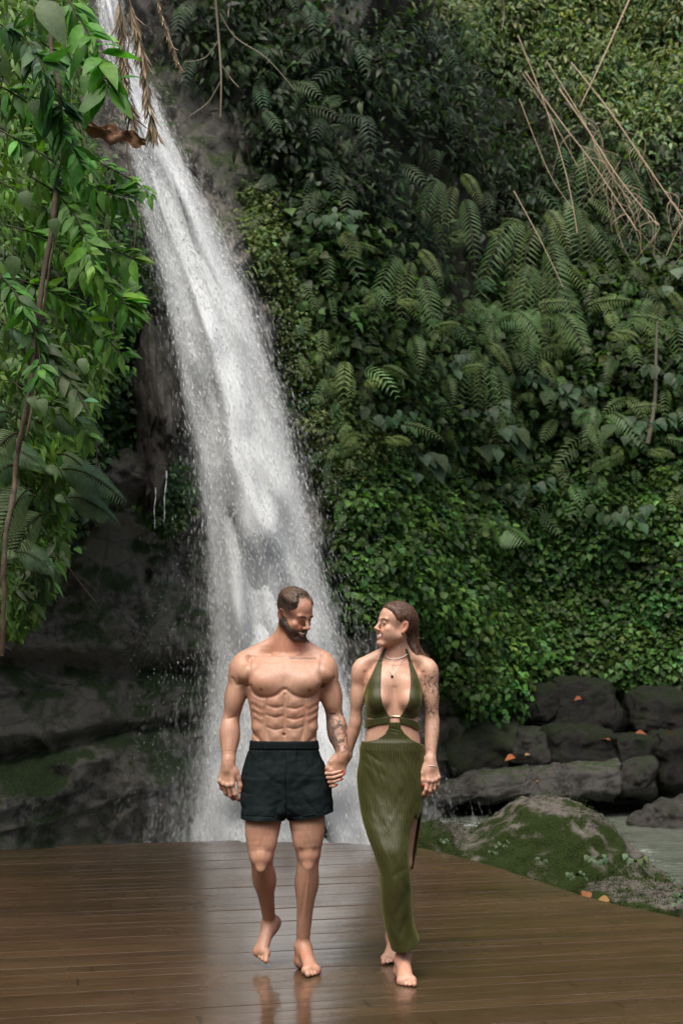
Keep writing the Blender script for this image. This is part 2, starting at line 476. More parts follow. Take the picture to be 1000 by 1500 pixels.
def simple_tint(name, rough=.6, spec=.4, bump=None, sheen=0.0):
    m, nt, b = mat(name)
    a = nd(nt, 'ShaderNodeVertexColor', layer_name='tint'); lk(nt, a.outputs[0], b.inputs['Base Color'])
    b.inputs['Roughness'].default_value = rough; b.inputs['Specular IOR Level'].default_value = spec
    if sheen: b.inputs['Sheen Weight'].default_value = sheen
    if bump:
        n2 = nd(nt, 'ShaderNodeTexNoise', i_Scale=bump[0], i_Detail=5.0)
        bp = nd(nt, 'ShaderNodeBump', i_Strength=bump[1], i_Distance=.004); lk(nt, n2.outputs[0], bp.inputs['Height']); lk(nt, bp.outputs[0], b.inputs['Normal'])
    return m
def solid(name, col, rough=.5, metal=0.0, spec=.5):
    m, nt, b = mat(name); b.inputs['Base Color'].default_value = (*col, 1)
    n = nd(nt, 'ShaderNodeTexNoise', i_Scale=30.0); r = ramp(nt, [(.3, [c * .85 for c in col]), (.7, [min(1, c * 1.1) for c in col])], n.outputs[0])
    lk(nt, r.outputs[0], b.inputs['Base Color'])
    b.inputs['Roughness'].default_value = rough; b.inputs['Metallic'].default_value = metal; b.inputs['Specular IOR Level'].default_value = spec
    return m
SKIN = skin_mat()
HAIR = simple_tint('hair', .45, .5, (120, .5))
def strands(V0, name, parent, material, colors, origin=(0, 0, 0), wid=.0012, sides=3):
    """V0: list of polylines -> thin tapering tubes in one mesh"""
    VV, QQ, CC = [], [], []; base = 0
    for pl, c in zip(V0, colors):
        P = np.array(pl); n = len(P)
        T = np.gradient(P, axis=0); T /= np.linalg.norm(T, axis=1, keepdims=True) + 1e-9
        u = np.cross(T, [0.3, 0.9, 0.2]); u /= np.linalg.norm(u, axis=1, keepdims=True) + 1e-9; v = np.cross(T, u)
        w = wid * np.linspace(1, .35, n)
        for s in range(sides):
            an = 2 * math.pi * s / sides
            VV.append(P + (u * math.cos(an) + v * math.sin(an)) * w[:, None])
        i = np.arange(n - 1)
        for s in range(sides):
            a, b = base + s * n, base + ((s + 1) % sides) * n
            QQ.append(np.stack([a + i, b + i, b + i + 1, a + i + 1], 1))
        CC.append(np.tile(np.asarray(c, float), (n * sides, 1))); base += n * sides
    return mesh_np(name, np.concatenate(VV) - np.asarray(origin), np.concatenate(QQ), None, material, parent, colors=np.concatenate(CC))
HRES = 0.0025
def hair_strands(V, Q, fr, O, n, dirf, ln, cols, parent, seed, wid=.0011, lift=.0015, keep=None, jit=.16):
    rg = np.random.default_rng(seed); N = vnormals(V, Q); L = (V - fr[0]) @ fr[1] / fr[2]
    ok = np.where((L[:, 2] > -.02) & ((L * [1, 1, 1]) @ np.array([0, 0, 1.0]) > -.1))[0] if keep is None else np.where(keep(L))[0]
    k = rg.choice(ok, n); d = dirf(L[k]) @ fr[1].T; PL, CC = [], []
    for i, v in enumerate(k):
        p, nn = V[v], N[v]; t = d[i] + rg.normal(0, jit, 3); t = nrm(t - nn * (t @ nn)); l = ln * rg.uniform(.6, 1.4)
        PL.append([p + nn * (lift * .2), p + t * l * .35 + nn * lift, p + t * l * .7 + nn * lift * .5 - nn * l * l * 1.6, p + t * l - nn * (l * l * 3.2)])
        CC.append(np.array(cols[rg.integers(len(cols))]) * rg.uniform(.6, 1.3))
    return strands(PL, 'hair_strand', parent, HAIR, CC, O, wid)

# ------------------------------------------------------------------ the man
def build_man():
    Y0 = 6.90
    M = lambda px, py, dy=0.0: at(px, py, Y0 + dy)
    z_ = lambda py: M(0, py)[2]; x_ = lambda px: M(px, 1000)[0]
    root = empty('person', (M(430, 1424)[0], Y0 + .05, 0.0)); O = np.array(root.location)
    tag(root, 'bare-chested bearded man in dark swim shorts, smiling down at the woman while holding her hand', 'person')
    g = Grid((x_(314), Y0 - .45, -.01), (x_(518), Y0 + .45, 1.86), HRES)
    S = [(1185, 372, 466, -.07, .10), (1165, 366, 472, -.085, .115), (1140, 365, 471, -.088, .12), (1110, 367, 465, -.088, .10), (1092, 369.5, 463.5, -.094, .093), (1072, 369.5, 464, -.095, .09),
         (1052, 368, 465.5, -.10, .095), (1030, 364.5, 467, -.108, .105), (1008, 360, 471, -.112, .115), (990, 358, 474, -.105, .115), (975, 362, 472, -.08, .10), (962, 376, 460, -.04, .085)]
    g.loft([(z_(p), x_(a), x_(b), Y0 + c, Y0 + d) for p, a, b, c, d in S], 0, 2.35)
    # neck, trapezius
    hc = M(430.5, 899, .0); fr = (hc, rot(R(49), R(25), R(-3)), .955)
    g.cone(M(420, 958, .035), M(425, 915, .03), .066, .058, .03)
    for a, b in ((M(412, 937, .055), M(358, 965, .045)), (M(430, 937, .055), M(474, 966, .045))):
        g.cone(a, b, .036, .038, .05)
    # chest
    for sx, px in ((-1, 390.5), (1, 446.5)):
        g.ell(M(px, 1000, -.062), (.088, .064, .064), rot(0, R(-12), R(sx * -10)), .022)
        g.ell(M(px + sx * 24, 984, -.045), (.060, .05, .040), rot(0, 0, R(sx * 35)), .03)
    # shoulders and arms (his right arm is at the left of the picture)
    RS, RE, RW = M(353, 977, .03), M(337.5, 1060, .04), M(334.5, 1119, -.03)
    LS, LE, LW = M(477, 977, .03), M(491, 1056, .045), M(501.5, 1106, -.035)
    for S_, E_, W_, sg in ((RS, RE, RW, -1), (LS, LE, LW, 1)):
        ax = nrm(E_ - S_)
        g.ell(S_ + np.array([sg * -.002, -.004, -.012]), (.054, .062, .074), rot(0, 0, R(sg * -14)), .03)    # deltoid
        g.chain([S_ - (0, 0, .01), S_ * .5 + E_ * .5, E_ + (0, 0, .01)], [.050, .047, .039], .03)
        m = S_ + (E_ - S_) * .55
        g.ell(m + np.array([0, -.022, 0]), (.040, .036, .075), rot(0, 0, math.atan2(ax[0], -ax[2]) * -1), .02)    # biceps
        g.ell(m + np.array([sg * .010, .030, .015]), (.044, .034, .085), rot(0, 0, math.atan2(ax[0], -ax[2]) * -1), .02)  # triceps
        f1, f2, f3 = E_ * .80 + W_ * .2, E_ * .5 + W_ * .5, E_ * .12 + W_ * .88
        g.chain([E_, f1, f2, f3, W_], [.040, .046, .042, .0295, .028], .02)
        g.ell(E_ + (W_ - E_) * .24 + np.array([sg * .010, -.008, 0]), (.036, .036, .062), rot(0, 0, 0), .02)
        g.ell(E_ + (W_ - E_) * .28 + np.array([sg * -.012, .0, 0]), (.032, .036, .068), rot(0, 0, 0), .02)
    yf = (Y0 - .4, Y0 + .0)
    # delts / pecs / abs by grooves and ridges
    for sx in (-1, 1):
        X = lambda d: 418.5 + sx * d
        g.dent([M(X(50), 1004), M(X(44), 1016), M(X(30), 1021), M(X(14), 1018), M(X(2), 1009)], .0065, .009, yf)          # under the pec
        g.dent([M(X(54), 962), M(X(51), 980), M(X(54), 1003)], .0055, .010, yf)                                            # pec / deltoid
        g.dent([M(X(6), 962), M(X(22), 957), M(X(44), 955)], -.0030, .009, yf)                                             # clavicle
        g.dent([M(X(14), 970), M(X(36), 968)], .003, .011, yf)
        g.dent([M(X(26), 1026), M(X(29), 1048), M(X(26), 1070), M(X(19), 1092)], .0038, .0095, yf)                          # semilunaris
        for py, w in ((1035.5 + sx * .8, 25), (1050 + sx * 1.5, 26), (1066 - sx * .6, 25)):
            g.dent([M(X(4), py - 1), M(X(w * .6), py + .8), M(X(w), py - 2.5)], .0034, .0068, yf)                                # ab rows
        for py in (1028, 1043, 1058, 1077):
            g.dent([M(X(13), py)], -.0055, .018, yf)
        for i, (a, b) in enumerate(((1026, 1033), (1037, 1043), (1048, 1053))):                                           # serratus
            g.dent([M(X(48 - i * 2), a), M(X(33), b)], -.0020, .010, yf); g.dent([M(X(47 - i * 2), a + 5), M(X(36), b + 6)], .0012, .007, yf)
        g.dent([M(X(48), 1072), M(X(36), 1084), M(X(24), 1100)], .0050, .010, yf)                                          # V line
        g.dent([M(X(42), 1066)], -.006, .022, yf)
    g.dent([M(419, 972), M(419, 1000), M(418.5, 1016)], .0024, .011, yf)
    g.dent([M(418.5, 1016), M(417.5, 1050), M(417, 1085)], .0045, .0075, yf)
    g.dent([M(416.5, 1074.5), M(417.5, 1074.5)], .011, .0055, yf)
    # neck tendons
    g.dent([M(413, 916, -.03), M(414, 940, -.05), M(417.5, 962, -.075)], -.005, .009)
    g.dent([M(443, 940, -.04), M(430, 955, -.065), M(421, 963, -.075)], -.006, .008)
    g.dent([M(419, 964, -.08)], .010, .010)
    # arm creases and forearm relief
    for E_, W_, sg in ((RE, RW, -1), (LE, LW, 1)):
        q = E_ + np.array([0, -.04, .028])
        g.dent([q + (-sg * .030, 0, .006), q, q + (sg * .01, 0, -.004)], .0035, .007)
        for o in (-.014, .004, .017):
            g.dent([E_ + np.array([o, -.045, -.01]), E_ * .5 + W_ * .5 + np.array([o * .7, -.043, 0]), W_ + np.array([o * .5, -.03, .02])], -.0022, .004)
    g.dent([M(344, 992, -.04), M(339, 1015, -.05), M(341, 1035, -.04)], -.002, .004); g.dent([M(490, 1000, -.04), M(486, 1020, -.05), M(489, 1040, -.04)], -.002, .004)
    for sx, S_ in ((-1, RS), (1, LS)):
        g.dent([S_ + np.array([sx * .035, -.045, -.055]), S_ + np.array([sx * .02, -.055, -.085]), S_ + np.array([sx * -.015, -.05, -.075])], .007, .008)
    # hands
    W = RW
    tipsR = hand_prims(g, RW, (M(331, 1150, -.045) - RW), (-.25, -1, .15), 1 if np.cross(nrm(M(331, 1150) - RW), (-.25, -1, .15))[0] > 0 else -1,
                       [(.25, .55, .35), (.42, .75, .45), (.5, .85, .5), (.55, .9, .55)], 1.08, thumb=[(.024, .026, -.008), (.055, .046, -.018), (.088, .056, -.026), (.115, .056, -.030)], fan=[.34, .22, .12, .08])
    LK = M(489, 1143, -.05)
    sgn = 1 if np.cross(nrm(LK - LW), (.1, -1, .1))[0] < 0 else -1
    tipsL = hand_prims(g, LW, LK - LW, (.22, -1, .12), sgn, [(.9, 1.0, .6), (1.0, 1.0, .6), (1.05, 1.0, .6), (1.1, 1.0, .6)], .98,
                       thumb=[(.022, .024, -.006), (.052, .042, -.004), (.082, .048, -.006), (.104, .042, -.012)], fan=[.05, 0, -.04, -.06])
    # legs
    RH, RK, RA = M(389, 1160, .01), M(382.5, 1257, -.075), M(394.5, 1350, .21)
    LH, LK_, LA = M(447, 1160, .0), M(451.5, 1254, -.03), M(443.5, 1384, .085)
    for H, K, A, sg in ((RH, RK, RA, -1), (LH, LK_, LA, 1)):
        g.chain([H, H * .5 + K * .5, K + (0, .012, .03)], [.098, .082, .058], .03)
        m = H * .42 + K * .58
        g.ell(m + np.array([sg * .030, -.022, 0]), (.050, .050, .115), rot(0, 0, R(sg * 4)), .025)         # vastus lateralis
        g.ell(H * .24 + K * .76 + np.array([-sg * .030, -.022, 0]), (.036, .040, .062), rot(0, 0, R(sg * -8)), .02)   # teardrop
        g.ell(m + np.array([0, -.040, .03]), (.040, .040, .12), None, .025)
        g.ell(K + np.array([0, -.022, .004]), (.036, .030, .038), None, .018)                              # patella
        g.chain([K + (0, .012, 0), K * .68 + A * .32, K * .35 + A * .65, A], [.052, .050, .037, .029], .025)
        c = K * .72 + A * .28
        g.ell(c + np.array([sg * .014, .030, 0]), (.043, .046, .090), rot(0, math.atan2((A - K)[1], -(A - K)[2])), .02)
        g.ell(c + np.array([-sg * .020, .030, -.015]), (.038, .044, .085), rot(0, math.atan2((A - K)[1], -(A - K)[2])), .02)
        g.cone(K + (0, -.03, -.045), A + (0, -.012, .06), .020, .020, .025)
        g.dent([K + (-.035, -.045, .035), K + (-.030, -.06, -.01), K + (0, -.06, -.042), K + (.030, -.06, -.01), K + (.035, -.045, .035)], .0035, .011)
        g.dent([K + (0, -.09, .17), K + (0, -.07, .06)], .003, .014)
        g.dent([K + (sg * .005, -.06, -.06), A + (sg * .008, -.05, .10)], -.004, .006)
        g.dent([K + (-sg * .012, -.05, -.10), A + (-sg * .012, -.04, .09)], .005, .008)
    foot_prims(g, M(404, 1357.5, .255), M(384.5, 1400, .125), RA, 1, 1.0, (-.12, -.85, -.45))
    hl, bl = M(441, 1420, .10), M(456, 1429, -.055); hl[2] = bl[2] = 0.002
    foot_prims(g, hl, bl, LA, -1, 1.02)
    head_prims(g, fr, True)
    # ---- paint
    V, Q = g.mesh(); 
    skin = np.array((.455, .272, .190))
    N = vnormals(V, Q)
    col = np.tile(skin, (len(V), 1))
    px, py = proj(V); front = V[:, 1] < Y0 + .02
    def mix(m, c, a=1.0):
        w = np.clip(m, 0, 1)[:, None] * a; col[:] = col * (1 - w) + np.array(c) * w
    mix(sstep(-.2, .8, fbm(V, 9, 4, 3)), skin * (1.02, .84, .78), .5)
    mix(np.exp(-((py - 950) / 16) ** 2) * front * np.exp(-((px - 420) / 32) ** 2), skin * (1.02, .74, .66), .45)        # flushed neck
    for H in (tipsR + tipsL):
        mix(np.exp(-(np.linalg.norm(V - H[0], axis=1) / .02) ** 2), skin * (1.05, .72, .66), .5)
    for T, dv, rr in tipsR[4:] + tipsL[4:]:
        pass
    mix((py > 1390) * sstep(-.2, .5, fbm(V, 40, 2, 5)), skin * (1.05, .72, .66), .5)
    for K in (RK, LK_): mix(np.exp(-(np.linalg.norm(V - K, axis=1) / .06) ** 2), skin * (1.0, .72, .66), .5)
    for nx, ny in ((382.5, 1010), (453.5, 1011)): mix(front * np.exp(-(np.hypot(px - nx, py - ny) / 2.6) ** 4), (.20, .075, .055), .9)
    # tattoos
    lx = (px - 424) / 38.0
    scr = (np.abs(py - 964.3 - .7 * np.sin(px * 2.3) - .5 * np.sin(px * 5.1)) < .85) * (np.sin(px * 1.9) > -.8) * (lx > 0) * (lx < 1)
    mix(scr * front, (.035, .032, .036), .85)
    fa = sstep(1034, 1046, py) * sstep(1108, 1094, py) * (px > 472) * (px < 514)
    nA = fbm(V * (1, 1, .7), 34, 3, 21); nB = fbm(V, 70, 2, 22)
    mix(fa * np.maximum(sstep(.17, .05, np.abs(nA)), .75 * sstep(.0, .35, nB)), (.045, .045, .048), .85)
    mix(fa * sstep(496, 480, px - (py - 1060) * .3), (.07, .06, .055), .65)
    # head
    hd = py < 948
    L = head_paint(col, V, fr, True, skin)
    x, y, z = L.T
    inh = (np.hypot(x, y - .01) < .125) & (np.abs(z) < .14)
    # shaved sides and back of the head carry short dark hair
    fade = inh * sstep(-.030, .020, z) * sstep(-.072, -.030, y + .35 * np.clip(.03 - z, 0, .1))
    mix(fade * (y > -.060), (.040, .023, .015), .62); mix(inh * sstep(.000, .040, z) * sstep(-.042, -.022, y + .35 * np.clip(.03 - z, 0, .1)), (.026, .016, .011), .92)
    axh = np.abs(x); lz = -.070 + .0145 * (axh / .031) ** 2
    cheek = z - np.interp(-y, [-.02, .02, .05, .075, .12], [.012, -.016, -.043, -.047, -.047]) + .006 * fbm(V, 60, 2, 14)
    mo = np.hypot(axh * .40, z - lz + .001)
    under = np.interp(-y, [-.02, 0, .05, .08, .097, .112], [-.050, -.062, -.100, -.119, -.117, -.100]) - z
    bz_ = inh * (y < .014) * sstep(.004, -.006, cheek) * sstep(.0085, .0115, mo) * sstep(.012, -.004, under)
    mix(bz_, (.040, .023, .015), .88)
    bh = inh * (y > .03) * sstep(-.07, -.04, z); mix(bh, (.05, .03, .02), .75)
    body = mesh_np('body', V - O, Q, None, SKIN, root, colors=col)
    # ---- beard and hair: shells that follow the head
    Xg = np.stack(np.meshgrid(*[np.arange(3)], indexing='ij'), -1)
    lo, hi = hc - .19, hc + .19
    sl, X = g.box(lo, hi)
    P = np.stack(np.broadcast_arrays(*X), -1).reshape(-1, 3).astype(np.float64)
    L = (P - fr[0]) @ fr[1] / fr[2]; x, y, z = L.T; ax = np.abs(x); shp = g.D[sl].shape
    Dh = g.D[sl].reshape(-1)
    sub = Grid(lo, lo, HRES); sub.lo = np.array([X[0].ravel()[0], X[1].ravel()[0], X[2].ravel()[0]], float)
    def shell(th, reg, name, colf, it=2):
        D = np.maximum(Dh - th, reg).reshape(shp).astype(F)
        D[[0, -1]] = .1; D[:, [0, -1]] = .1; D[:, :, [0, -1]] = .1
        V, Q = surface_nets(D, sub.lo, HRES); V = relax(V, Q, it, .4)
        return V, Q
    nz = fbm(P, 240, 2, 9)
    # beard: sideburn, jaw, chin, moustache
    lz = -.070 + .0145 * (ax / .031) ** 2
    # region value: negative inside
    top = np.where(ax > .045, (-.018 + np.clip(-y - .0, 0, .1) * -.30), -.052 + 0 * ax)
    cheek = z - np.interp(-y, [-.02, .02, .05, .075, .12], [.004, -.020, -.046, -.049, -.049])
    reg = np.maximum(cheek, np.maximum(y - .010, np.hypot(x, y) - .125))
    mouth = .0125 - np.hypot((ax) * .40, (z - lz + .0015))
    reg = np.maximum(reg, mouth); reg = np.maximum(reg, np.interp(-y, [-.02, 0, .05, .08, .097, .112], [-.050, -.062, -.100, -.119, -.117, -.100]) - z)
    th = .0035 + .0035 * sstep(-.06, -.10, z) + .003 * sstep(-.06, -.1, y) * sstep(-.085, -.1, z)
    th = -.0016 + (th * .8 + .0016) * sstep(0, .020, -reg) + .0016 * nz
    V, Q = shell(th, reg, 'beard', None)
    c = np.tile(np.array((.026, .014, .008)), (len(V), 1)) * (1 + .5 * fbm(V, 300, 2, 4)[:, None])
    LV = (V - fr[0]) @ fr[1] / fr[2]
    w = (sstep(-.085, -.105, LV[:, 2]) * sstep(-.03, -.08, LV[:, 1]))[:, None]; c = c * (1 - w * .6) + np.array((.085, .040, .018)) * w * .6
    mesh_np('beard', V - O, Q, None, HAIR, root, colors=np.clip(c, .004, 1))
    # hair: short sides, longer combed-back top
    hl_ = np.interp(ax, [0, .03, .05, .062, .075], [-.074, -.070, -.060, -.052, -.045])
    hlz = np.interp(ax, [0, .035, .050, .060, .075], [.099, .092, .068, .042, .020])           # front hairline height
    hx = np.interp(y, [-.06, -.03, .0, .03, .06], [1, 1, .35, 0, 0])
    reg = np.maximum((hlz * hx + (1 - hx) * np.interp(y, [-.03, .02, .06, .10], [.05, .042, .030, .010])) - z, np.hypot(x, y - .01) - .135)
    edge = sstep(0, .016, -reg)
    topw = sstep(.030, .088, z + .10 * np.clip(y, -.1, .05))
    th = .0008 + .0130 * topw * sstep(.0, .055, -reg) + .0030 * fbm(np.stack([x * 3.2, y * .5, z * 1.2], 1), 90, 3, 6) * topw
    th = -.0015 + (th + .0015) * edge
    V, Q = shell(th, reg, 'hair', None, 1)
    LV = (V - fr[0]) @ fr[1] / fr[2]
    t = sstep(.055, .095, LV[:, 2])[:, None]
    st = fbm(np.stack([LV[:, 0] * 3.5, LV[:, 1] * .45, LV[:, 2]], 1), 95, 3, 6)[:, None]
    c = (np.array((.020, .012, .008)) * (1 - t) + np.array((.075, .042, .022)) * t) * (1 + .75 * st)
    mesh_np('hair', V - O, Q, None, HAIR, root, colors=np.clip(c, .004, 1))
    hair_strands(V, Q, fr, O, 420, lambda L: np.stack([.25 + 0 * L[:, 0], 1.0 + 0 * L[:, 0], .35 - 3.5 * np.clip(L[:, 1] - .03, 0, 1)], 1), .022, [(.10, .058, .032), (.04, .024, .015), (.15, .092, .052)], root, 31, .0008, .0006, None, .07)
    # ---- shorts
    s = Grid((x_(340), Y0 - .26, z_(1215)), (x_(500), Y0 + .27, z_(1080)), HRES)
    S = [(1194, 388, 452, -.10, .10), (1186, 368, 474, -.118, .135), (1178, 360, 484, -.122, .145), (1160, 356, 483, -.125, .155), (1140, 355.5, 481, -.125, .150), (1120, 359, 475, -.115, .130), (1102, 364, 468, -.108, .110), (1094, 367, 466, -.105, .103), (1084, 368, 465, -.103, .1)]
    s.loft([(z_(p), x_(a), x_(b), Y0 + c, Y0 + d) for p, a, b, c, d in S], 0, 2.3)
    s.loft([(z_(p), x_(a), x_(b), Y0 + c, Y0 + d) for p, a, b, c, d in [(1216, 354.5, 417.5, -.155, .115), (1200, 354.5, 418, -.150, .125), (1175, 355, 420, -.130, .145), (1140, 357, 419, -.105, .14)]], .02, 2.3)
    s.loft([(z_(p), x_(a), x_(b), Y0 + c, Y0 + d) for p, a, b, c, d in [(1216, 422.5, 490.5, -.125, .125), (1200, 422, 489, -.125, .130), (1175, 420, 485, -.125, .145), (1140, 418, 480, -.105, .14)]], .02, 2.3)
    px_, py_ = ppx(s, Y0 - .1)
    yy = s.ax[1][None, :, None]
    D = s.D
    # folds: stretched noise across the thighs
    Pg = np.stack(np.broadcast_arrays(s.ax[0][:, None, None], yy, s.ax[2][None, None, :]), -1)
    hem = np.interp(px_, [354, 385, 417, 421, 460, 489], [1201.5, 1202.5, 1204, 1204.5, 1199, 1192.5]).astype(F)
    D = np.maximum(D, (py_ - hem) * F(.0033))
    D = np.maximum(D, (F(1087.5) - py_ + 0 * D) * F(.0033))
    D = np.maximum(D, np.minimum(-(s.D + F(.005)), (py_ - F(1165)) * F(.0033)))
    D[:, :, 0] = .05; 
    V, Q = surface_nets(D, s.lo, HRES); V = relax(V, Q, 2, .4)
    Nn = vnormals(V, Q); qx, qy = proj(V)
    W_ = V.copy()
    d1 = fbm(np.stack([V[:, 0] * 1.0 + V[:, 2] * .6, V[:, 1], V[:, 2] * 2.0 - V[:, 0] * .8], 1), 9, 3, 31)
    d2 = fbm(np.stack([V[:, 0] * 4, V[:, 1] * 4, V[:, 2] * .5], 1), 16, 2, 33)
    band = sstep(1100, 1097, qy)
    amp = sstep(1098, 1120, qy)
    fold2 = 0
    fold = .0040 * d1 * amp + .0040 * d2 * np.exp(-((qy - 1106) / 18) ** 2) + .0018 * fbm(V * (1, 1, .8), 30, 2, 36) * amp + .0075 * (.30 - np.abs(fbm(np.stack([V[:, 0] + V[:, 2] * .45 * np.sign(qx - 419), V[:, 1] * .6, V[:, 2] * .55], 1), 11, 2, 37))) * amp * sstep(1204, 1190, qy)
    sign = lambda a, b, c, d, wd: np.exp(-((((qx - a) * (d - b) - (qy - b) * (c - a)) / math.hypot(c - a, d - b)) / wd) ** 2) * sstep(-.1, .1, ((qx - a) * (c - a) + (qy - b) * (d - b)) / ((c - a) ** 2 + (d - b) ** 2)) * sstep(1.1, .9, ((qx - a) * (c - a) + (qy - b) * (d - b)) / ((c - a) ** 2 + (d - b) ** 2))
    fr_ = V[:, 1] < Y0
    for a in ((366, 1120, 412, 1150, 2.5), (364, 1150, 414, 1166, 3), (424, 1165, 470, 1140, 3), (428, 1182, 482, 1172, 3), (426, 1150, 462, 1118, 2.5), (372, 1185, 412, 1176, 3), (436, 1106, 430, 1150, 3)):
        fold2 = fold2 - .0024 * sign(a[0], a[1], a[2], a[3], a[4] * 1.6) * fr_
    fold2 = fold2 - .007 * sign(419, 1125, 419.5, 1206, 1.6) * fr_
    fold = fold + .004 * band
    fold = fold - .0035 * np.exp(-((qy - 1098.5) / 1.3) ** 2)
    hemline = np.interp(qx, [354, 385, 417, 421, 460, 489], [1201.5, 1202.5, 1204, 1204.5, 1199, 1192.5])
    fold = fold - .0025 * np.exp(-((hemline - 6 - qy) / .9) ** 2) * fr_
    V = V + Nn * fold[:, None]; V[:, 1] -= fold2
    SH, nt, b = mat('swim_short_fabric')
    b.inputs['Roughness'].default_value = .75; b.inputs['Specular IOR Level'].default_value = .10
    n = nd(nt, 'ShaderNodeTexNoise', i_Scale=8.0, i_Detail=4.0); r = ramp(nt, [(.3, (.0050, .0090, .0098)), (.7, (.008, .0135, .0145))], n.outputs[0]); lk(nt, r.outputs[0], b.inputs['Base Color'])
    n2 = nd(nt, 'ShaderNodeTexNoise', i_Scale=420.0); bp = nd(nt, 'ShaderNodeBump', i_Strength=.15, i_Distance=.001); lk(nt, n2.outputs[0], bp.inputs['Height']); lk(nt, bp.outputs[0], b.inputs['Normal'])
    qc = qy[Q].mean(1)
    wb = qc < 1098.5
    sh = mesh_np('swim_shorts', V - O, Q[~wb], None, SH, root)
    WB, nt, b = mat('waistband_fabric'); b.inputs['Roughness'].default_value = .8; b.inputs['Specular IOR Level'].default_value = .12
    w = nd(nt, 'ShaderNodeTexWave', i_Scale=60.0, i_Distortion=1.0); r = ramp(nt, [(.2, (.004, .0065, .0075)), (.8, (.007, .011, .0125))], w.outputs[0]); lk(nt, r.outputs[0], b.inputs['Base Color'])
    used, inv = np.unique(Q[wb], return_inverse=True)
    mesh_np('waistband', V[used] - O, inv.reshape(-1, 4), None, WB, sh)
    used, inv = np.unique(Q[~wb], return_inverse=True)
    return root
MAN = build_man()
# ------------------------------------------------------------------ the woman
def tube(name, pts, rad, material, parent, origin, sides=8, closed=False):
    P = np.array(pts, float); n = len(P)
    T = np.roll(P, -1, 0) - np.roll(P, 1, 0) if closed else np.gradient(P, axis=0)
    T /= np.linalg.norm(T, axis=1, keepdims=True) + 1e-9
    ref = np.array([.13, .31, .94]); u = np.cross(T, ref); u /= np.linalg.norm(u, axis=1, keepdims=True) + 1e-9; v = np.cross(T, u)
    rad = np.broadcast_to(np.asarray(rad, float), (n,))
    V = np.stack([P + (u * math.cos(2 * math.pi * s / sides) + v * math.sin(2 * math.pi * s / sides)) * rad[:, None] for s in range(sides)], 1).reshape(-1, 3)
    i = np.arange(n if closed else n - 1)[:, None]; s = np.arange(sides)[None, :]
    j = (i + 1) % n; s2 = (s + 1) % sides
    Q = np.stack([i * sides + s, i * sides + s2, j * sides + s2, j * sides + s], -1).reshape(-1, 4)
    if name is None: return V, Q
    return mesh_np(name, V - np.asarray(origin), Q, None, material, parent)
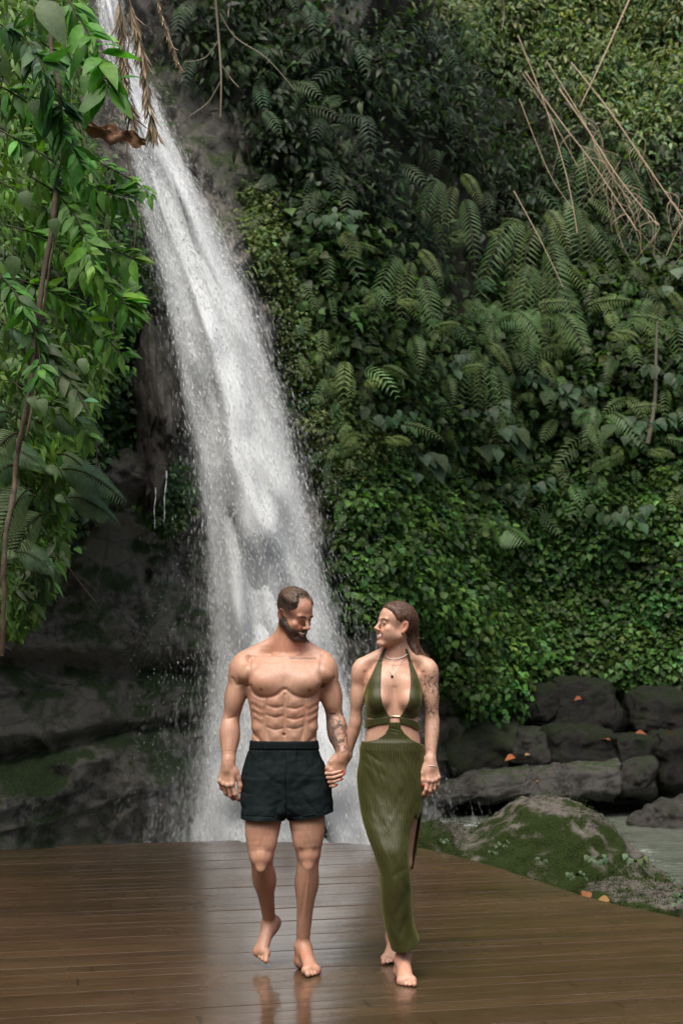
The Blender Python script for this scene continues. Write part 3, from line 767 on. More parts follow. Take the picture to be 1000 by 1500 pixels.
def build_woman():
    Y0 = 6.85
    M = lambda px, py, dy=0.0: at(px, py, Y0 + dy)
    z_ = lambda py: M(0, py)[2]; x_ = lambda px, dy=0: M(px, 1000, dy)[0]
    root = empty('person', (M(590, 1424)[0], Y0 + .05, 0.0)); O = np.array(root.location)
    tag(root, 'long-haired woman in an olive green cut-out dress, laughing up at the bare-chested man', 'person')
    g = Grid((x_(470), Y0 - .42, -.01), (x_(655), Y0 + .56, 1.80), HRES)
    S = [(1175, 534, 615, -.06, .13), (1150, 529, 620, -.08, .13), (1130, 528, 620, -.085, .12), (1105, 531, 617, -.084, .10), (1088, 534, 615, -.082, .082), (1072, 536, 613, -.080, .072), (1056, 537.5, 611.5, -.082, .072),
         (1036, 537, 613, -.080, .078), (1012, 535, 617, -.075, .085), (995, 537, 616, -.070, .085), (981, 545, 609, -.055, .08), (969, 558, 598, -.025, .07)]
    g.loft([(z_(p), x_(a), x_(b), Y0 + c, Y0 + d) for p, a, b, c, d in S], 0, 2.25)
    hc = M(579.5, 915.5, 0); fr = (hc, rot(R(-66), R(-5), R(2)), .915)
    g.cone(M(578.5, 975, .025), M(582, 932, .02), .048, .045, .025)
    for a, b in ((M(567, 955, .04), M(530, 973, .035)), (M(592, 955, .04), M(625, 973, .035))): g.cone(a, b, .032, .030, .04)
    for px in (554.5, 599.5):
        g.ell(M(px, 1026, -.062), (.053, .056, .055), None, .022)
        g.ell(M(px + (2 if px < 577 else -2), 1008, -.052), (.044, .036, .055), None, .03)
    gT = g.D.copy()
    RS, RE, RW = M(526, 982, .03), M(520.5, 1058, .05), M(508, 1107, .075)
    LS, LE, LW = M(629, 982, .025), M(632.5, 1056, .035), M(630, 1117, -.03)
    for S_, E_, W_, sg, q in ((RS, RE, RW, -1, .92), (LS, LE, LW, 1, 1.05)):
        g.ell(S_ + np.array([0, 0, -.012]), (.037 * q, .042, .055), rot(0, 0, R(sg * -12)), .03)
        g.chain([S_, S_ * .5 + E_ * .5, E_], [.036 * q, .035 * q, .029 * q], .02)
        g.ell(S_ * .5 + E_ * .5 + np.array([0, -.012, 0]), (.030 * q, .028, .06), None, .02)
        g.chain([E_, E_ * .75 + W_ * .25, E_ * .4 + W_ * .6, W_], [.029 * q, .034 * q, .0275 * q, .0205], .02)
    yf = (Y0 - .4, Y0 + .0)
    for sx in (-1, 1):
        X = lambda d: 577 + sx * d
        g.dent([M(X(4), 973), M(X(18), 970.5), M(X(36), 971)], -.0035, .007, yf)
        g.dent([M(X(12), 979), M(X(30), 978)], .0025, .010, yf)
        g.dent([M(X(43), 985), M(X(42), 1000), M(X(45), 1012)], .004, .008, yf)
    g.dent([M(577, 1008), M(577, 1030), M(577, 1050)], .006, .014, yf)
    g.dent([M(577, 977), M(577, 978)], .005, .010, yf)
    g.dent([M(591, 935, -.02), M(582, 960, -.04), M(578, 974, -.05)], -.006, .007); g.dent([M(567, 950, -.03), M(573, 972, -.05)], -.004, .006)
    # left hand hangs free, right hand grips the man's
    dk = M(633.5, 1139, -.045) - LW
    sg = 1 if np.cross(nrm(dk), (.35, -1, .1))[0] < 0 else -1
    tips = hand_prims(g, LW, dk, (.35, -1, .1), sg, [(.15, .60, .35), (.25, .75, .42), (.30, .78, .45), (.32, .72, .42)], .95,
                      thumb=[(.018, .024, -.006), (.046, .044, -.012), (.080, .050, -.016), (.106, .050, -.022)], fan=[.34, .28, .18, .06])
    g.cone(RW, M(496, 1128, .062), .022, .026, .02); g.ell(M(493, 1133, .06), (.030, .016, .034), None, .015)
    grip = [[(486, 1128, .055), (478.5, 1131, .030), (478, 1133, -.012), (487, 1133, -.035), (501.5, 1129, -.030)],
            [(485, 1134, .055), (479, 1137.5, .030), (480, 1139, -.014), (488, 1139, -.037), (503.5, 1134, -.030)],
            [(486, 1140, .055), (481.5, 1144, .030), (482, 1145.5, -.012), (489, 1145, -.033), (500.5, 1141, -.028)],
            [(488, 1146, .055), (485, 1150, .030), (484.5, 1151.5, -.008), (488, 1151.5, -.026), (493, 1149.5, -.028)]]
    gt = []
    for f in grip:
        P = [M(*q) for q in f]
        for a, b, ra, rb in zip(P[:-1], P[1:], (.010, .0088, .0084, .0080), (.0088, .0084, .0080, .0066)): g.cone(a, b, ra, rb, .003)
        gt.append((P[-1], nrm(P[-1] - P[-2]), .0066))
    # legs: the right one leads, crossing in front
    RH, RK, RA = M(552, 1155, .0), M(577, 1264, -.13), M(590, 1401, -.06)
    LH, LK, LA = M(592, 1155, .04), M(588.5, 1262, .09), M(577, 1372, .37)
    for H, K, A in ((RH, RK, RA), (LH, LK, LA)):
        g.chain([H, H * .5 + K * .5, K], [.085, .066, .047], .03)
        g.ell(K + np.array([0, -.018, 0]), (.032, .026, .036), None, .02)
        g.chain([K, K * .7 + A * .3, K * .35 + A * .65, A], [.045, .047, .034, .025], .02)
        g.ell(K * .72 + A * .28 + np.array([0, .022, 0]), (.040, .038, .08), None, .02)
    h1, b1 = M(586.5, 1423, -.02), M(596, 1439.5, -.20); h1[2] = b1[2] = .001
    foot_prims(g, h1, b1, RA, 1, .92, M(599, 1452, -.30) * (1, 1, 0) - b1 * (1, 1, 0) + np.array([0, 0, -.003]))
    b2 = M(570, 1401, .255); b2[2] = .006
    foot_prims(g, M(575, 1374, .405), b2, LA, -1, .90, (-.02, -1, -.12))
    head_prims(g, fr, False)
    V, Q = g.mesh(); 
    skin = np.array((.515, .315, .225)); N = vnormals(V, Q)
    col = np.tile(skin, (len(V), 1)); px, py = proj(V); front = V[:, 1] < Y0 + .03
    def mix(m, c, a=1.0):
        w = np.clip(m, 0, 1)[:, None] * a; col[:] = col * (1 - w) + np.array(c) * w
    mix(sstep(-.2, .8, fbm(V, 9, 4, 3)), skin * (1.02, .86, .80), .45)
    for H in tips + gt:
        mix(np.exp(-(np.linalg.norm(V - H[0], axis=1) / .016) ** 2), skin * (1.05, .66, .60), .5)
    RED = (.30, .022, .018)
    for k, (T, dv, rr) in enumerate(tips + gt):
        q = V - T; al = q @ dv
        out = N @ (np.array([0, -1, .2]))
        mix((np.linalg.norm(q, axis=1) < .0135) * (al > -.006) * (out > -.1), RED, .95)
    mix((py > 1405) * sstep(-.2, .5, fbm(V, 40, 2, 5)), skin * (1.05, .72, .66), .45)
    ua = (px > 613) * sstep(973, 982, py) * sstep(1058, 1044, py) * (px < 650)
    nA = fbm(V * (1, 1, .8), 30, 3, 41); nB = fbm(V, 44, 2, 43)
    mix(ua * np.maximum(sstep(.13, .04, np.abs(nA)), sstep(.12, .03, np.abs(nB + .15))) * sstep(-.5, -.1, vnoise(V, 17, 44)) * (px > 618), (.07, .066, .07), .85)
    fa = (px > 613) * sstep(1058, 1064, py) * sstep(1112, 1100, py)
    mix(fa * sstep(.11, .03, np.abs(fbm(V, 52, 2, 47))) * sstep(-.2, .2, vnoise(V, 22, 48)), (.15, .125, .12), .7)
    hd = py < 956
    head_paint(col, V, fr, False, skin)
    body = mesh_np('body', V - O, Q, None, SKIN, root, colors=col)
    def surf(px, py, off=.002):
        Ys = np.arange(Y0 - .25, Y0 + .25, .002)
        Pt = np.array([at(px, py, y) for y in Ys])
        I = np.clip(((Pt - g.lo) / HRES).round().astype(int), 0, np.array(g.D.shape) - 1)
        d = g.D[I[:, 0], I[:, 1], I[:, 2]]; k = np.argmax(d < off)
        return Pt[k]
    # ---- dress
    DR, nt, b = mat('ribbed_olive_fabric')
    b.inputs['Roughness'].default_value = .48; b.inputs['Specular IOR Level'].default_value = .35; b.inputs['Sheen Weight'].default_value = .25; b.inputs['Sheen Tint'].default_value = (.5, .55, .2, 1); b.inputs['Sheen Roughness'].default_value = .4
    at_ = nd(nt, 'ShaderNodeAttribute', attribute_name='rib')
    m1 = nd(nt, 'ShaderNodeMath', operation='SINE'); lk(nt, at_.outputs['Fac'], m1.inputs[0])
    mr = nd(nt, 'ShaderNodeMapRange', i_1=-1.0, i_2=1.0); lk(nt, m1.outputs[0], mr.inputs[0])
    nz = nd(nt, 'ShaderNodeTexNoise', i_Scale=90.0, i_Detail=3.0); mp = nd(nt, 'ShaderNodeMapping'); tc = nd(nt, 'ShaderNodeTexCoord')
    mp.inputs['Scale'].default_value = (3, 3, .25); lk(nt, tc.outputs['Object'], mp.inputs[0]); lk(nt, mp.outputs[0], nz.inputs[0])
    ad = nd(nt, 'ShaderNodeMath', operation='ADD'); lk(nt, mr.outputs[0], ad.inputs[0]); lk(nt, nz.outputs[0], ad.inputs[1])
    r = ramp(nt, [(.25, (.010, .0115, .0025)), (.60, (.034, .037, .0080)), (.95, (.070, .073, .018))], ad.outputs[0])
    hv = nd(nt, 'ShaderNodeMath', operation='MULTIPLY', i_1=.6); lk(nt, ad.outputs[0], hv.inputs[0]); lk(nt, hv.outputs[0], r.inputs[0])
    lk(nt, r.outputs[0], b.inputs['Base Color'])
    bp = nd(nt, 'ShaderNodeBump', i_Strength=.35, i_Distance=.002); lk(nt, ad.outputs[0], bp.inputs['Height']); lk(nt, bp.outputs[0], b.inputs['Normal'])
    dress = None
    rib = lambda V: {'rib': (np.arctan2(V[:, 0] - x_(577), -(V[:, 1] - Y0 - .05)) * .16 + 0) * 2 * math.pi / .0066}
    fx, fy = ppx(g, Y0 - .08)
    yl = (g.ax[1][None, :, None] - F(Y0 + .01))
    Lp = [(563, 950), (559, 957), (555.5, 965), (546, 985), (537, 1004), (532, 1022), (530, 1040), (536, 1050), (553, 1053), (571, 1050), (566, 1043), (560.5, 1033), (557.5, 1020), (557, 1009), (558.5, 982), (561, 965), (566, 950)]
    Rp = [(597, 950), (600.5, 957), (603, 967), (611, 987), (618.5, 1009), (623, 1030), (620, 1046), (606, 1053), (585, 1050), (592, 1040), (598, 1026), (601, 1003), (600.5, 982), (598.5, 967), (594, 950)]
    parts = []
    def piece(name, reg, off, parent, it=3, extra=None, depth=True):
        D = np.maximum(gT - F(off), reg * F(.0033))
        if depth: D = np.maximum(D, yl)
        V, Q = surface_nets(D, g.lo, HRES); V = relax(V, Q, it, .45)
        return mesh_np(name, V - O, Q, None, DR, parent, attrs=rib(V))
    # skirt
    k = Grid((x_(515), Y0 - .32, z_(1400) - .03), (x_(632), Y0 + .30, z_(1052)), HRES)
    i0 = np.round((k.lo - g.lo) / HRES).astype(int); k.lo = g.lo + i0 * HRES
    n = np.array(k.D.shape); n = np.minimum(n, np.array(g.D.shape) - i0)
    k.ax = [(k.lo[i] + HRES * np.arange(n[i])).astype(F) for i in range(3)]
    gd = gT[i0[0]:i0[0] + n[0], i0[1]:i0[1] + n[1], i0[2]:i0[2] + n[2]]
    zc = k.ax[2][None, None, :]
    k.D = np.minimum(gd - F(.006) + np.clip((F(z_(1098)) - zc) * F(.35), 0, .25), F(.25)).astype(F)
    xs = lambda p: x_(p, -.05)
    k.loft([(z_(p), xs(a), xs(b), Y0 + c, Y0 + d) for p, a, b, c, d in [(1088, 533, 616, -.088, .085), (1110, 527, 620.5, -.098, .11), (1138, 522.5, 624, -.105, .135), (1160, 524, 622, -.112, .15), (1185, 528, 618, -.125, .155), (1200, 533, 611, -.135, .12), (1250, 556, 592, -.10, .04)]], .03, 2.25)
    k.loft([(z_(p + 2), xs(a), xs(b), Y0 + c, Y0 + d) for p, a, b, c, d in [(1118, 548, 588, -.03, .04), (1150, 531, 602, -.085, .09), (1190, 530.5, 604, -.135, .08), (1215, 535.5, 600.5, -.170, .06), (1242, 545.5, 598, -.200, .03), (1276, 554.5, 600.5, -.205, .02), (1310, 556, 601.5, -.190, .04), (1344, 560.5, 604, -.170, .06), (1375, 568.5, 614, -.155, .08), (1404, 577, 624, -.15, .085)]], .022, 2.2)
    bk = Grid(k.lo, k.lo, HRES); bk.ax = k.ax; bk.D = np.full(k.D.shape, .25, F)
    bs = [(1150, 575, 622, -.0, .165), (1185, 578, 619.5, .0, .165), (1208, 580, 616.5, .0, .165), (1242, 580, 612, .02, .17), (1279, 585, 604.5, .04, .18)]
    bk.loft([(z_(p), x_(a), x_(b), Y0 + c, Y0 + d) for p, a, b, c, d in bs], 0, 2.3)
    bk2 = Grid(k.lo, k.lo, HRES); bk2.ax = k.ax; bk2.D = np.full(k.D.shape, .25, F)
    bk2.loft([(z_(p + (20 if p > 1270 else 0)), x_(a), x_(b - 2.2), Y0 + c - .2, Y0 + d - .008) for p, a, b, c, d in bs], 0, 2.3)
    hs = np.maximum(np.maximum(k.D, 0 * k.D - 1), -1)
    kx, ky = ppx(k, Y0 - .06)
    slit = poly_region(kx, ky, [(607.5, 1193), (613.5, 1210), (612, 1245), (604, 1277), (603, 1300), (600.5, 1290), (598, 1260), (598.5, 1235), (600.5, 1215)]) * F(.0033)
    ycut = np.maximum(slit, (k.ax[1][None, :, None] - F(Y0 + .155)))
    back = np.maximum(bk.D, -bk2.D)
    # hollow the lower skirt
    inner = np.minimum(-(k.D + F(.006)), (ky - F(1180)) * F(.0033))
    front = np.maximum(k.D, inner)
    front = np.maximum(front, -np.minimum(ycut, 9))
    D = np.minimum(front, back)
    top = np.interp(kx, [520, 534, 552, 563, 568.5, 569.5, 585.5, 586.5, 592, 602, 617, 630], [1088, 1087.5, 1083, 1075.5, 1066, 1057.5, 1057.5, 1066, 1074, 1083, 1091, 1093]).astype(F)
    hemy = np.interp(kx, [560, 577, 595, 608, 616], [1391, 1391.5, 1389.5, 1382, 1374]).astype(F)
    D = np.maximum(D, (top - ky) * F(.003)); D = np.maximum(D, (ky - hemy) * F(.003))
    D[0] = D[-1] = .05; D[:, 0] = D[:, -1] = .05; D[:, :, 0] = D[:, :, -1] = .05
    V, Q = surface_nets(D.astype(F), k.lo, HRES); V = relax(V, Q, 3, .45)
    Nn = vnormals(V, Q); qx, qy = proj(V); frn = V[:, 1] < Y0 + .02
    def ln(a, b, c, d, wd):
        u = ((qx - a) * (c - a) + (qy - b) * (d - b)) / ((c - a) ** 2 + (d - b) ** 2)
        e = ((qx - a) * (d - b) - (qy - b) * (c - a)) / math.hypot(c - a, d - b)
        return np.exp(-(e / wd) ** 2) * sstep(-.15, .15, u) * sstep(1.15, .8, u)
    f = .0065 * (.30 - np.abs(fbm(np.stack([V[:, 0] * 1.6 + V[:, 2] * .8, V[:, 1], V[:, 2] * .45], 1), 9, 2, 56))) * sstep(1092, 1120, qy) + .0050 * fbm(np.stack([V[:, 0] * 3 + V[:, 2] * 1.1, V[:, 1] * 2, V[:, 2] * .9], 1), 6, 3, 51) * sstep(1090, 1130, qy)
    for a in ((530, 1098, 560, 1118, 2.2, .005), (528, 1112, 566, 1140, 3, .004), (604, 1150, 570, 1225, 4, .004), (596, 1150, 560, 1215, 3.5, .004), (608, 1175, 588, 1250, 3, .005), (600, 1300, 578, 1345, 3.5, .006), (604, 1330, 584, 1372, 3, .006), (562, 1320, 578, 1362, 3.5, .005),
              (575, 1285, 598, 1268, 3, .004), (566, 1340, 586, 1384, 3, .005), (595, 1345, 600, 1382, 2.5, .006), (571, 1066, 585, 1070, 1.2, .004), (571, 1071, 584, 1074, 1.2, .003)):
        f = f - a[5] * .55 * ln(*a[:4], a[4] * 1.4) * frn
    V[:, 1] -= f
    xl = np.interp(qy, [1088, 1138, 1185, 1242, 1310, 1375], [x_(575), x_(573), x_(570), x_(572), x_(578), x_(590)])
    wdt = np.interp(qy, [1060, 1088, 1138, 1200, 1300, 1390], [.13, .135, .165, .15, .085, .075])
    ribv = np.arcsin(np.clip((V[:, 0] - xl) / (wdt * 1.15), -1, 1)) * 135.0
    ribv = ribv + 2.2 * fbm(V * (1, 1, .35), 14, 2, 55)
    dress = mesh_np('dress_skirt', V - O, Q, None, DR, root, attrs={'rib': ribv})
    top_l = piece('halter_cup', poly_region(fx, fy, Lp), .0045, root); top_r = piece('halter_cup', poly_region(fx, fy, Rp), .0045, root)
    bandreg = np.minimum(poly_region(fx, fy, [(528, 1055), (545, 1053.5), (570, 1049), (571, 1060), (553, 1062), (538, 1067), (528, 1068)]), poly_region(fx, fy, [(585, 1049), (604, 1055), (618, 1062), (622, 1069), (612, 1070), (600, 1064), (585, 1060)]))
    piece('waist_strap', bandreg, .007, root, depth=False)
    METAL = solid('pale_gold_metal', (.75, .62, .42), .25, 1.0)
    ring = [surf(570, 1049.5, .006), surf(577, 1049, .006), surf(585.5, 1049.5, .006)]
    tube('ring_bar', spline(ring, 6), .0028, METAL, root, O)
    for a, b in (((570, 1049.5), (570.3, 1060)), ((585.5, 1049.5), (585.3, 1060))):
        tube('ring_bar', [surf(a[0], a[1], .006), surf(b[0], b[1], .006)], .0022, METAL, root, O)
    # ---- jewellery
    BEAD = solid('pearl_white_beads', (.72, .68, .62), .3)
    NC = M(579, 962, .025)
    def neckloop(pts): return spline(pts, 8)
    ck = [surf(px, py, .004) for px, py in ((565.5, 960.5), (568, 963.5), (573, 965.5), (580, 965.5), (587, 963.5), (593, 960.5), (596.5, 958))]
    P = np.array(spline(ck, 7)); rr = .0013 + .0008 * np.abs(np.sin(np.arange(len(P)) * 1.3))
    tube('choker', P, rr, BEAD, root, O)
    nk = [surf(px, py, .003) for px, py in ((564, 963), (565.5, 972), (569, 981), (573.8, 988.5), (579, 982), (586, 973), (594, 963))]
    neck = tube('necklace', spline(nk, 6), .0008, METAL, root, O, 6)
    pc = surf(574, 991, .005)
    pd = Grid(pc - .015, pc + .015, .001); pd.ell(pc, (.0065, .003, .0068), None, 0)
    Vp, Qp = pd.mesh(); mesh_np('pendant', Vp - O, Qp, None, solid('dark_stone', (.02, .018, .012), .25), neck)
    ax = nrm(LW - LE); u = nrm(np.cross(ax, (0, 1, 0))); v = np.cross(ax, u)
    circ = lambda c, r, nn=28, e=1.0: [c + u * math.cos(2 * math.pi * i / nn) * r + v * math.sin(2 * math.pi * i / nn) * r * e for i in range(nn)]
    tube('bracelet', circ(LW - ax * .004, .0232), .0011, solid('dark_cord', (.05, .035, .025), .6), root, O, 6, True)
    tube('bracelet', circ(LW + ax * .022 + np.array([.004, 0, 0]), .0268), .0016, BEAD, root, O, 6, True)
    # ---- hair
    lo, hi = hc - .17, hc + .17
    sl, X = g.box(lo, hi)
    Pp = np.stack(np.broadcast_arrays(*X), -1).reshape(-1, 3).astype(np.float64)
    L = (Pp - fr[0]) @ fr[1] / fr[2]; x, y, z = L.T; ax_ = np.abs(x); shp = g.D[sl].shape; Dh = g.D[sl].reshape(-1)
    base = np.interp(y, [-.085, -.070, -.051, -.029, -.008, .010, .026, .034, .045, .10], [.088, .069, .044, .016, .006, .022, .026, .0, -.04, -.10])
    reg = np.maximum(base - z + .03 * np.clip((.05 - ax_) / .05, 0, 1) * (y < -.05) * 0, np.hypot(x, y - .01) - .14)
    reg = np.maximum(reg, np.where((ax_ > .0755) & (y > -.006) & (y < .036) & (z < .027), .01, -1))
    edge = sstep(-.002, .036, -reg)
    th = -.0012 + (.0082 + .0004 * fbm(np.stack([x, y * .4, z * 3], 1), 80, 2, 61)) * edge
    D = np.maximum(Dh - th, reg).reshape(shp).astype(F)
    hg = Grid((X[0].ravel()[0], X[1].ravel()[0], X[2].ravel()[0]), hi, HRES); hg.ax = [q.ravel() for q in X]; hg.D = D
    big = Grid((hg.lo[0], hg.lo[1], z_(985)), (x_(650), Y0 + .22, hi[2]), HRES)
    big.lo = hg.lo - np.ceil((hg.lo - big.lo) / HRES) * HRES; nn = [int((q - p) / HRES) + 1 for p, q in zip(big.lo, (x_(650), Y0 + .22, hi[2] + .01))]
    big.ax = [(big.lo[i] + HRES * np.arange(nn[i])).astype(F) for i in range(3)]; big.D = np.full(nn, .25, F)
    o = np.round((hg.lo - big.lo) / HRES).astype(int); m = [min(D.shape[i], nn[i] - o[i]) for i in range(3)]
    big.D[o[0]:o[0] + m[0], o[1]:o[1] + m[1], o[2]:o[2] + m[2]] = D[:m[0], :m[1], :m[2]]
    big.chain([M(593, 903, .055), M(599.5, 920, .065), M(601.5, 940, .06), M(606, 955, .045), M(617, 967, .040), M(629, 974, .035)], [.042, .042, .040, .035, .024, .008], .02)
    big.chain([M(588, 900, .085), M(592, 925, .10), M(596, 950, .10), M(603, 972, .085)], [.045, .042, .036, .020], .02)
    big.D[0] = big.D[-1] = .05; big.D[:, 0] = big.D[:, -1] = .05; big.D[:, :, 0] = big.D[:, :, -1] = .05
    V, Q = big.mesh(); V = relax(V, Q, 2, .45); qx, qy = proj(V)
    st = fbm(np.stack([V[:, 0] * 4 - V[:, 2] * .5, V[:, 1] * 4, V[:, 2] * .35], 1), 36, 3, 62)
    V = V + vnormals(V, Q) * (.0014 * st)[:, None]
    t = sstep(945, 972, qy)[:, None]
    c = (np.array((.082, .040, .023)) * (1 - t) + np.array((.16, .075, .034)) * t) * (1 + .8 * st[:, None])
    hair = mesh_np('hair', V - O, Q, None, HAIR, root, colors=np.clip(c, .004, 1))
    hair_strands(V, Q, fr, O, 700, lambda L: np.stack([0 * L[:, 0], 1.0 - 6 * np.clip(L[:, 1], 0, .1), -.45 - 12 * np.clip(L[:, 1], 0, .2)], 1), .05, [(.10, .048, .027), (.065, .032, .019), (.13, .064, .035)], hair, 32, keep=lambda L: (L[:, 2] > -.20), wid=.0008, lift=.0005, jit=.06)
    rg = np.random.default_rng(5); PL, CC = [], []
    for i in range(150):
        a = rg.uniform(0, 1); j = lambda s: rg.normal(0, s)
        ed = rg.uniform(.55, 1.0)
        P = [M(596 + 12 * ed, 897 + 6 * a, .05 + j(.02)), M(599 + 13 * ed, 920, .06 + j(.02)), M(600 + 14 * ed, 942, .055 + j(.02)), M(606 + 15 * ed + j(1), 958 + j(2), .05 + j(.015)), M(616 + 15 * ed + j(3), 969 + j(4), .045 + j(.015))]
        PL.append(spline(P, 5)); w_ = rg.uniform(.5, 1.6); CC.append(np.array((.14, .065, .030)) * w_)
    strands(PL, 'hair_strand', hair, HAIR, CC, O, .0011)
    return root
WOMAN = build_woman()
# ================================================================== setting: deck, pool, cliff, rocks, waterfall
WZ = -0.60                                   # level of the pool
# ---- materials
def rock_mat(name, dark, light, moss=0.0, rough=.55, scale=1.0, mosscol=((.012, .022, .006), (.035, .055, .012)), wet=.5, mdir=(0, 0, 1)):
    m, nt, b = mat(name)
    tc = nd(nt, 'ShaderNodeTexCoord'); O = tc.outputs['Object']
    n1 = nd(nt, 'ShaderNodeTexNoise', i_Scale=1.1 * scale, i_Detail=9.0, i_Roughness=.62); lk(nt, O, n1.inputs[0])
    n2 = nd(nt, 'ShaderNodeTexNoise', i_Scale=11.0 * scale, i_Detail=10.0, i_Roughness=.78); lk(nt, O, n2.inputs[0])
    v = nd(nt, 'ShaderNodeTexVoronoi', feature='DISTANCE_TO_EDGE', i_Scale=1.6 * scale); 
    mp = nd(nt, 'ShaderNodeMapping'); mp.inputs['Scale'].default_value = (1, 1, 2.2); lk(nt, O, mp.inputs[0])
    wn = nd(nt, 'ShaderNodeMix', data_type='RGBA', blend_type='LINEAR_LIGHT'); wn.inputs[0].default_value = .25; lk(nt, mp.outputs[0], wn.inputs[6]); lk(nt, n1.outputs[1], wn.inputs[7]); lk(nt, wn.outputs[2], v.inputs[0])
    ad = nd(nt, 'ShaderNodeMath', operation='MULTIPLY_ADD', i_1=1.15, i_2=0.0); lk(nt, n2.outputs[0], ad.inputs[0]); lk(nt, n1.outputs[0], ad.inputs[2])
    r = ramp(nt, [(.82, dark), (1.08, [(a * .6 + c * .4) for a, c in zip(dark, light)]), (1.34, light)], ad.outputs[0])
    col = r.outputs[0]
    cr = ramp(nt, [(0, .35), (.05, 1)], v.outputs[0])
    cm = nd(nt, 'ShaderNodeMix', data_type='RGBA', blend_type='MULTIPLY'); cm.inputs[0].default_value = .75; lk(nt, col, cm.inputs[6]); lk(nt, cr.outputs[0], cm.inputs[7]); col = cm.outputs[2]
    hgt = nd(nt, 'ShaderNodeMath', operation='MULTIPLY_ADD', i_1=.9); lk(nt, n2.outputs[0], hgt.inputs[0]); lk(nt, n1.outputs[0], hgt.inputs[2])
    if moss:
        n3 = nd(nt, 'ShaderNodeTexNoise', i_Scale=1.7 * scale, i_Detail=7.0, i_Roughness=.65); lk(nt, O, n3.inputs[0])
        ge = nd(nt, 'ShaderNodeNewGeometry'); sp = nd(nt, 'ShaderNodeVectorMath', operation='DOT_PRODUCT'); sp.inputs[1].default_value = mdir; lk(nt, ge.outputs['Normal'], sp.inputs[0])
        ma = nd(nt, 'ShaderNodeMath', operation='MULTIPLY_ADD', i_1=.16); lk(nt, sp.outputs['Value'], ma.inputs[0]); lk(nt, n3.outputs[0], ma.inputs[2])
        mr = ramp(nt, [(.62 - moss * .3, 0), (.74 - moss * .3, 1)], ma.outputs[0])
        n4 = nd(nt, 'ShaderNodeTexNoise', i_Scale=38.0 * scale, i_Detail=5.0); lk(nt, O, n4.inputs[0])
        mc = ramp(nt, [(.3, mosscol[0]), (.7, mosscol[1])], n4.outputs[0])
        mm = nd(nt, 'ShaderNodeMix', data_type='RGBA'); lk(nt, mr.outputs[0], mm.inputs[0]); lk(nt, col, mm.inputs[6]); lk(nt, mc.outputs[0], mm.inputs[7]); col = mm.outputs[2]
        rr = nd(nt, 'ShaderNodeMapRange', i_3=rough, i_4=.9); lk(nt, mr.outputs[0], rr.inputs[0]); lk(nt, rr.outputs[0], b.inputs['Roughness'])
        h2 = nd(nt, 'ShaderNodeMath', operation='MULTIPLY_ADD', i_1=.4); lk(nt, n4.outputs[0], h2.inputs[0]); lk(nt, hgt.outputs[0], h2.inputs[2]); hgt = h2
    else:
        rr = nd(nt, 'ShaderNodeMapRange', i_1=.35, i_2=.7, i_3=rough - .2, i_4=rough + .15); lk(nt, n2.outputs[0], rr.inputs[0]); lk(nt, rr.outputs[0], b.inputs['Roughness'])
    b.inputs['Specular IOR Level'].default_value = wet
    lk(nt, col, b.inputs['Base Color'])
    bp = nd(nt, 'ShaderNodeBump', i_Strength=.8, i_Distance=.10 / scale); lk(nt, hgt.outputs[0], bp.inputs['Height']); lk(nt, bp.outputs[0], b.inputs['Normal'])
    return m
ROCK_DARK = rock_mat('wet_dark_rock', (.010, .0092, .0074), (.17, .158, .130), .36, .36, 1.0, ((.014, .028, .006), (.045, .080, .015)))
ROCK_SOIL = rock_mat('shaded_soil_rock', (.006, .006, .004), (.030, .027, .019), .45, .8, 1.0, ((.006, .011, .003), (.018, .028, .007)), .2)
ROCK_MOSS = rock_mat('mossy_boulder_rock', (.020, .017, .013), (.135, .122, .102), .80, .62, 2.2, ((.007, .013, .002), (.030, .050, .006)), .22, (-.75, -.55, -.75))
ROCK_BARE = rock_mat('grey_rock', (.004, .0036, .0031), (.046, .042, .035), .15, .45, 1.6, ((.005, .008, .002), (.016, .024, .007)))

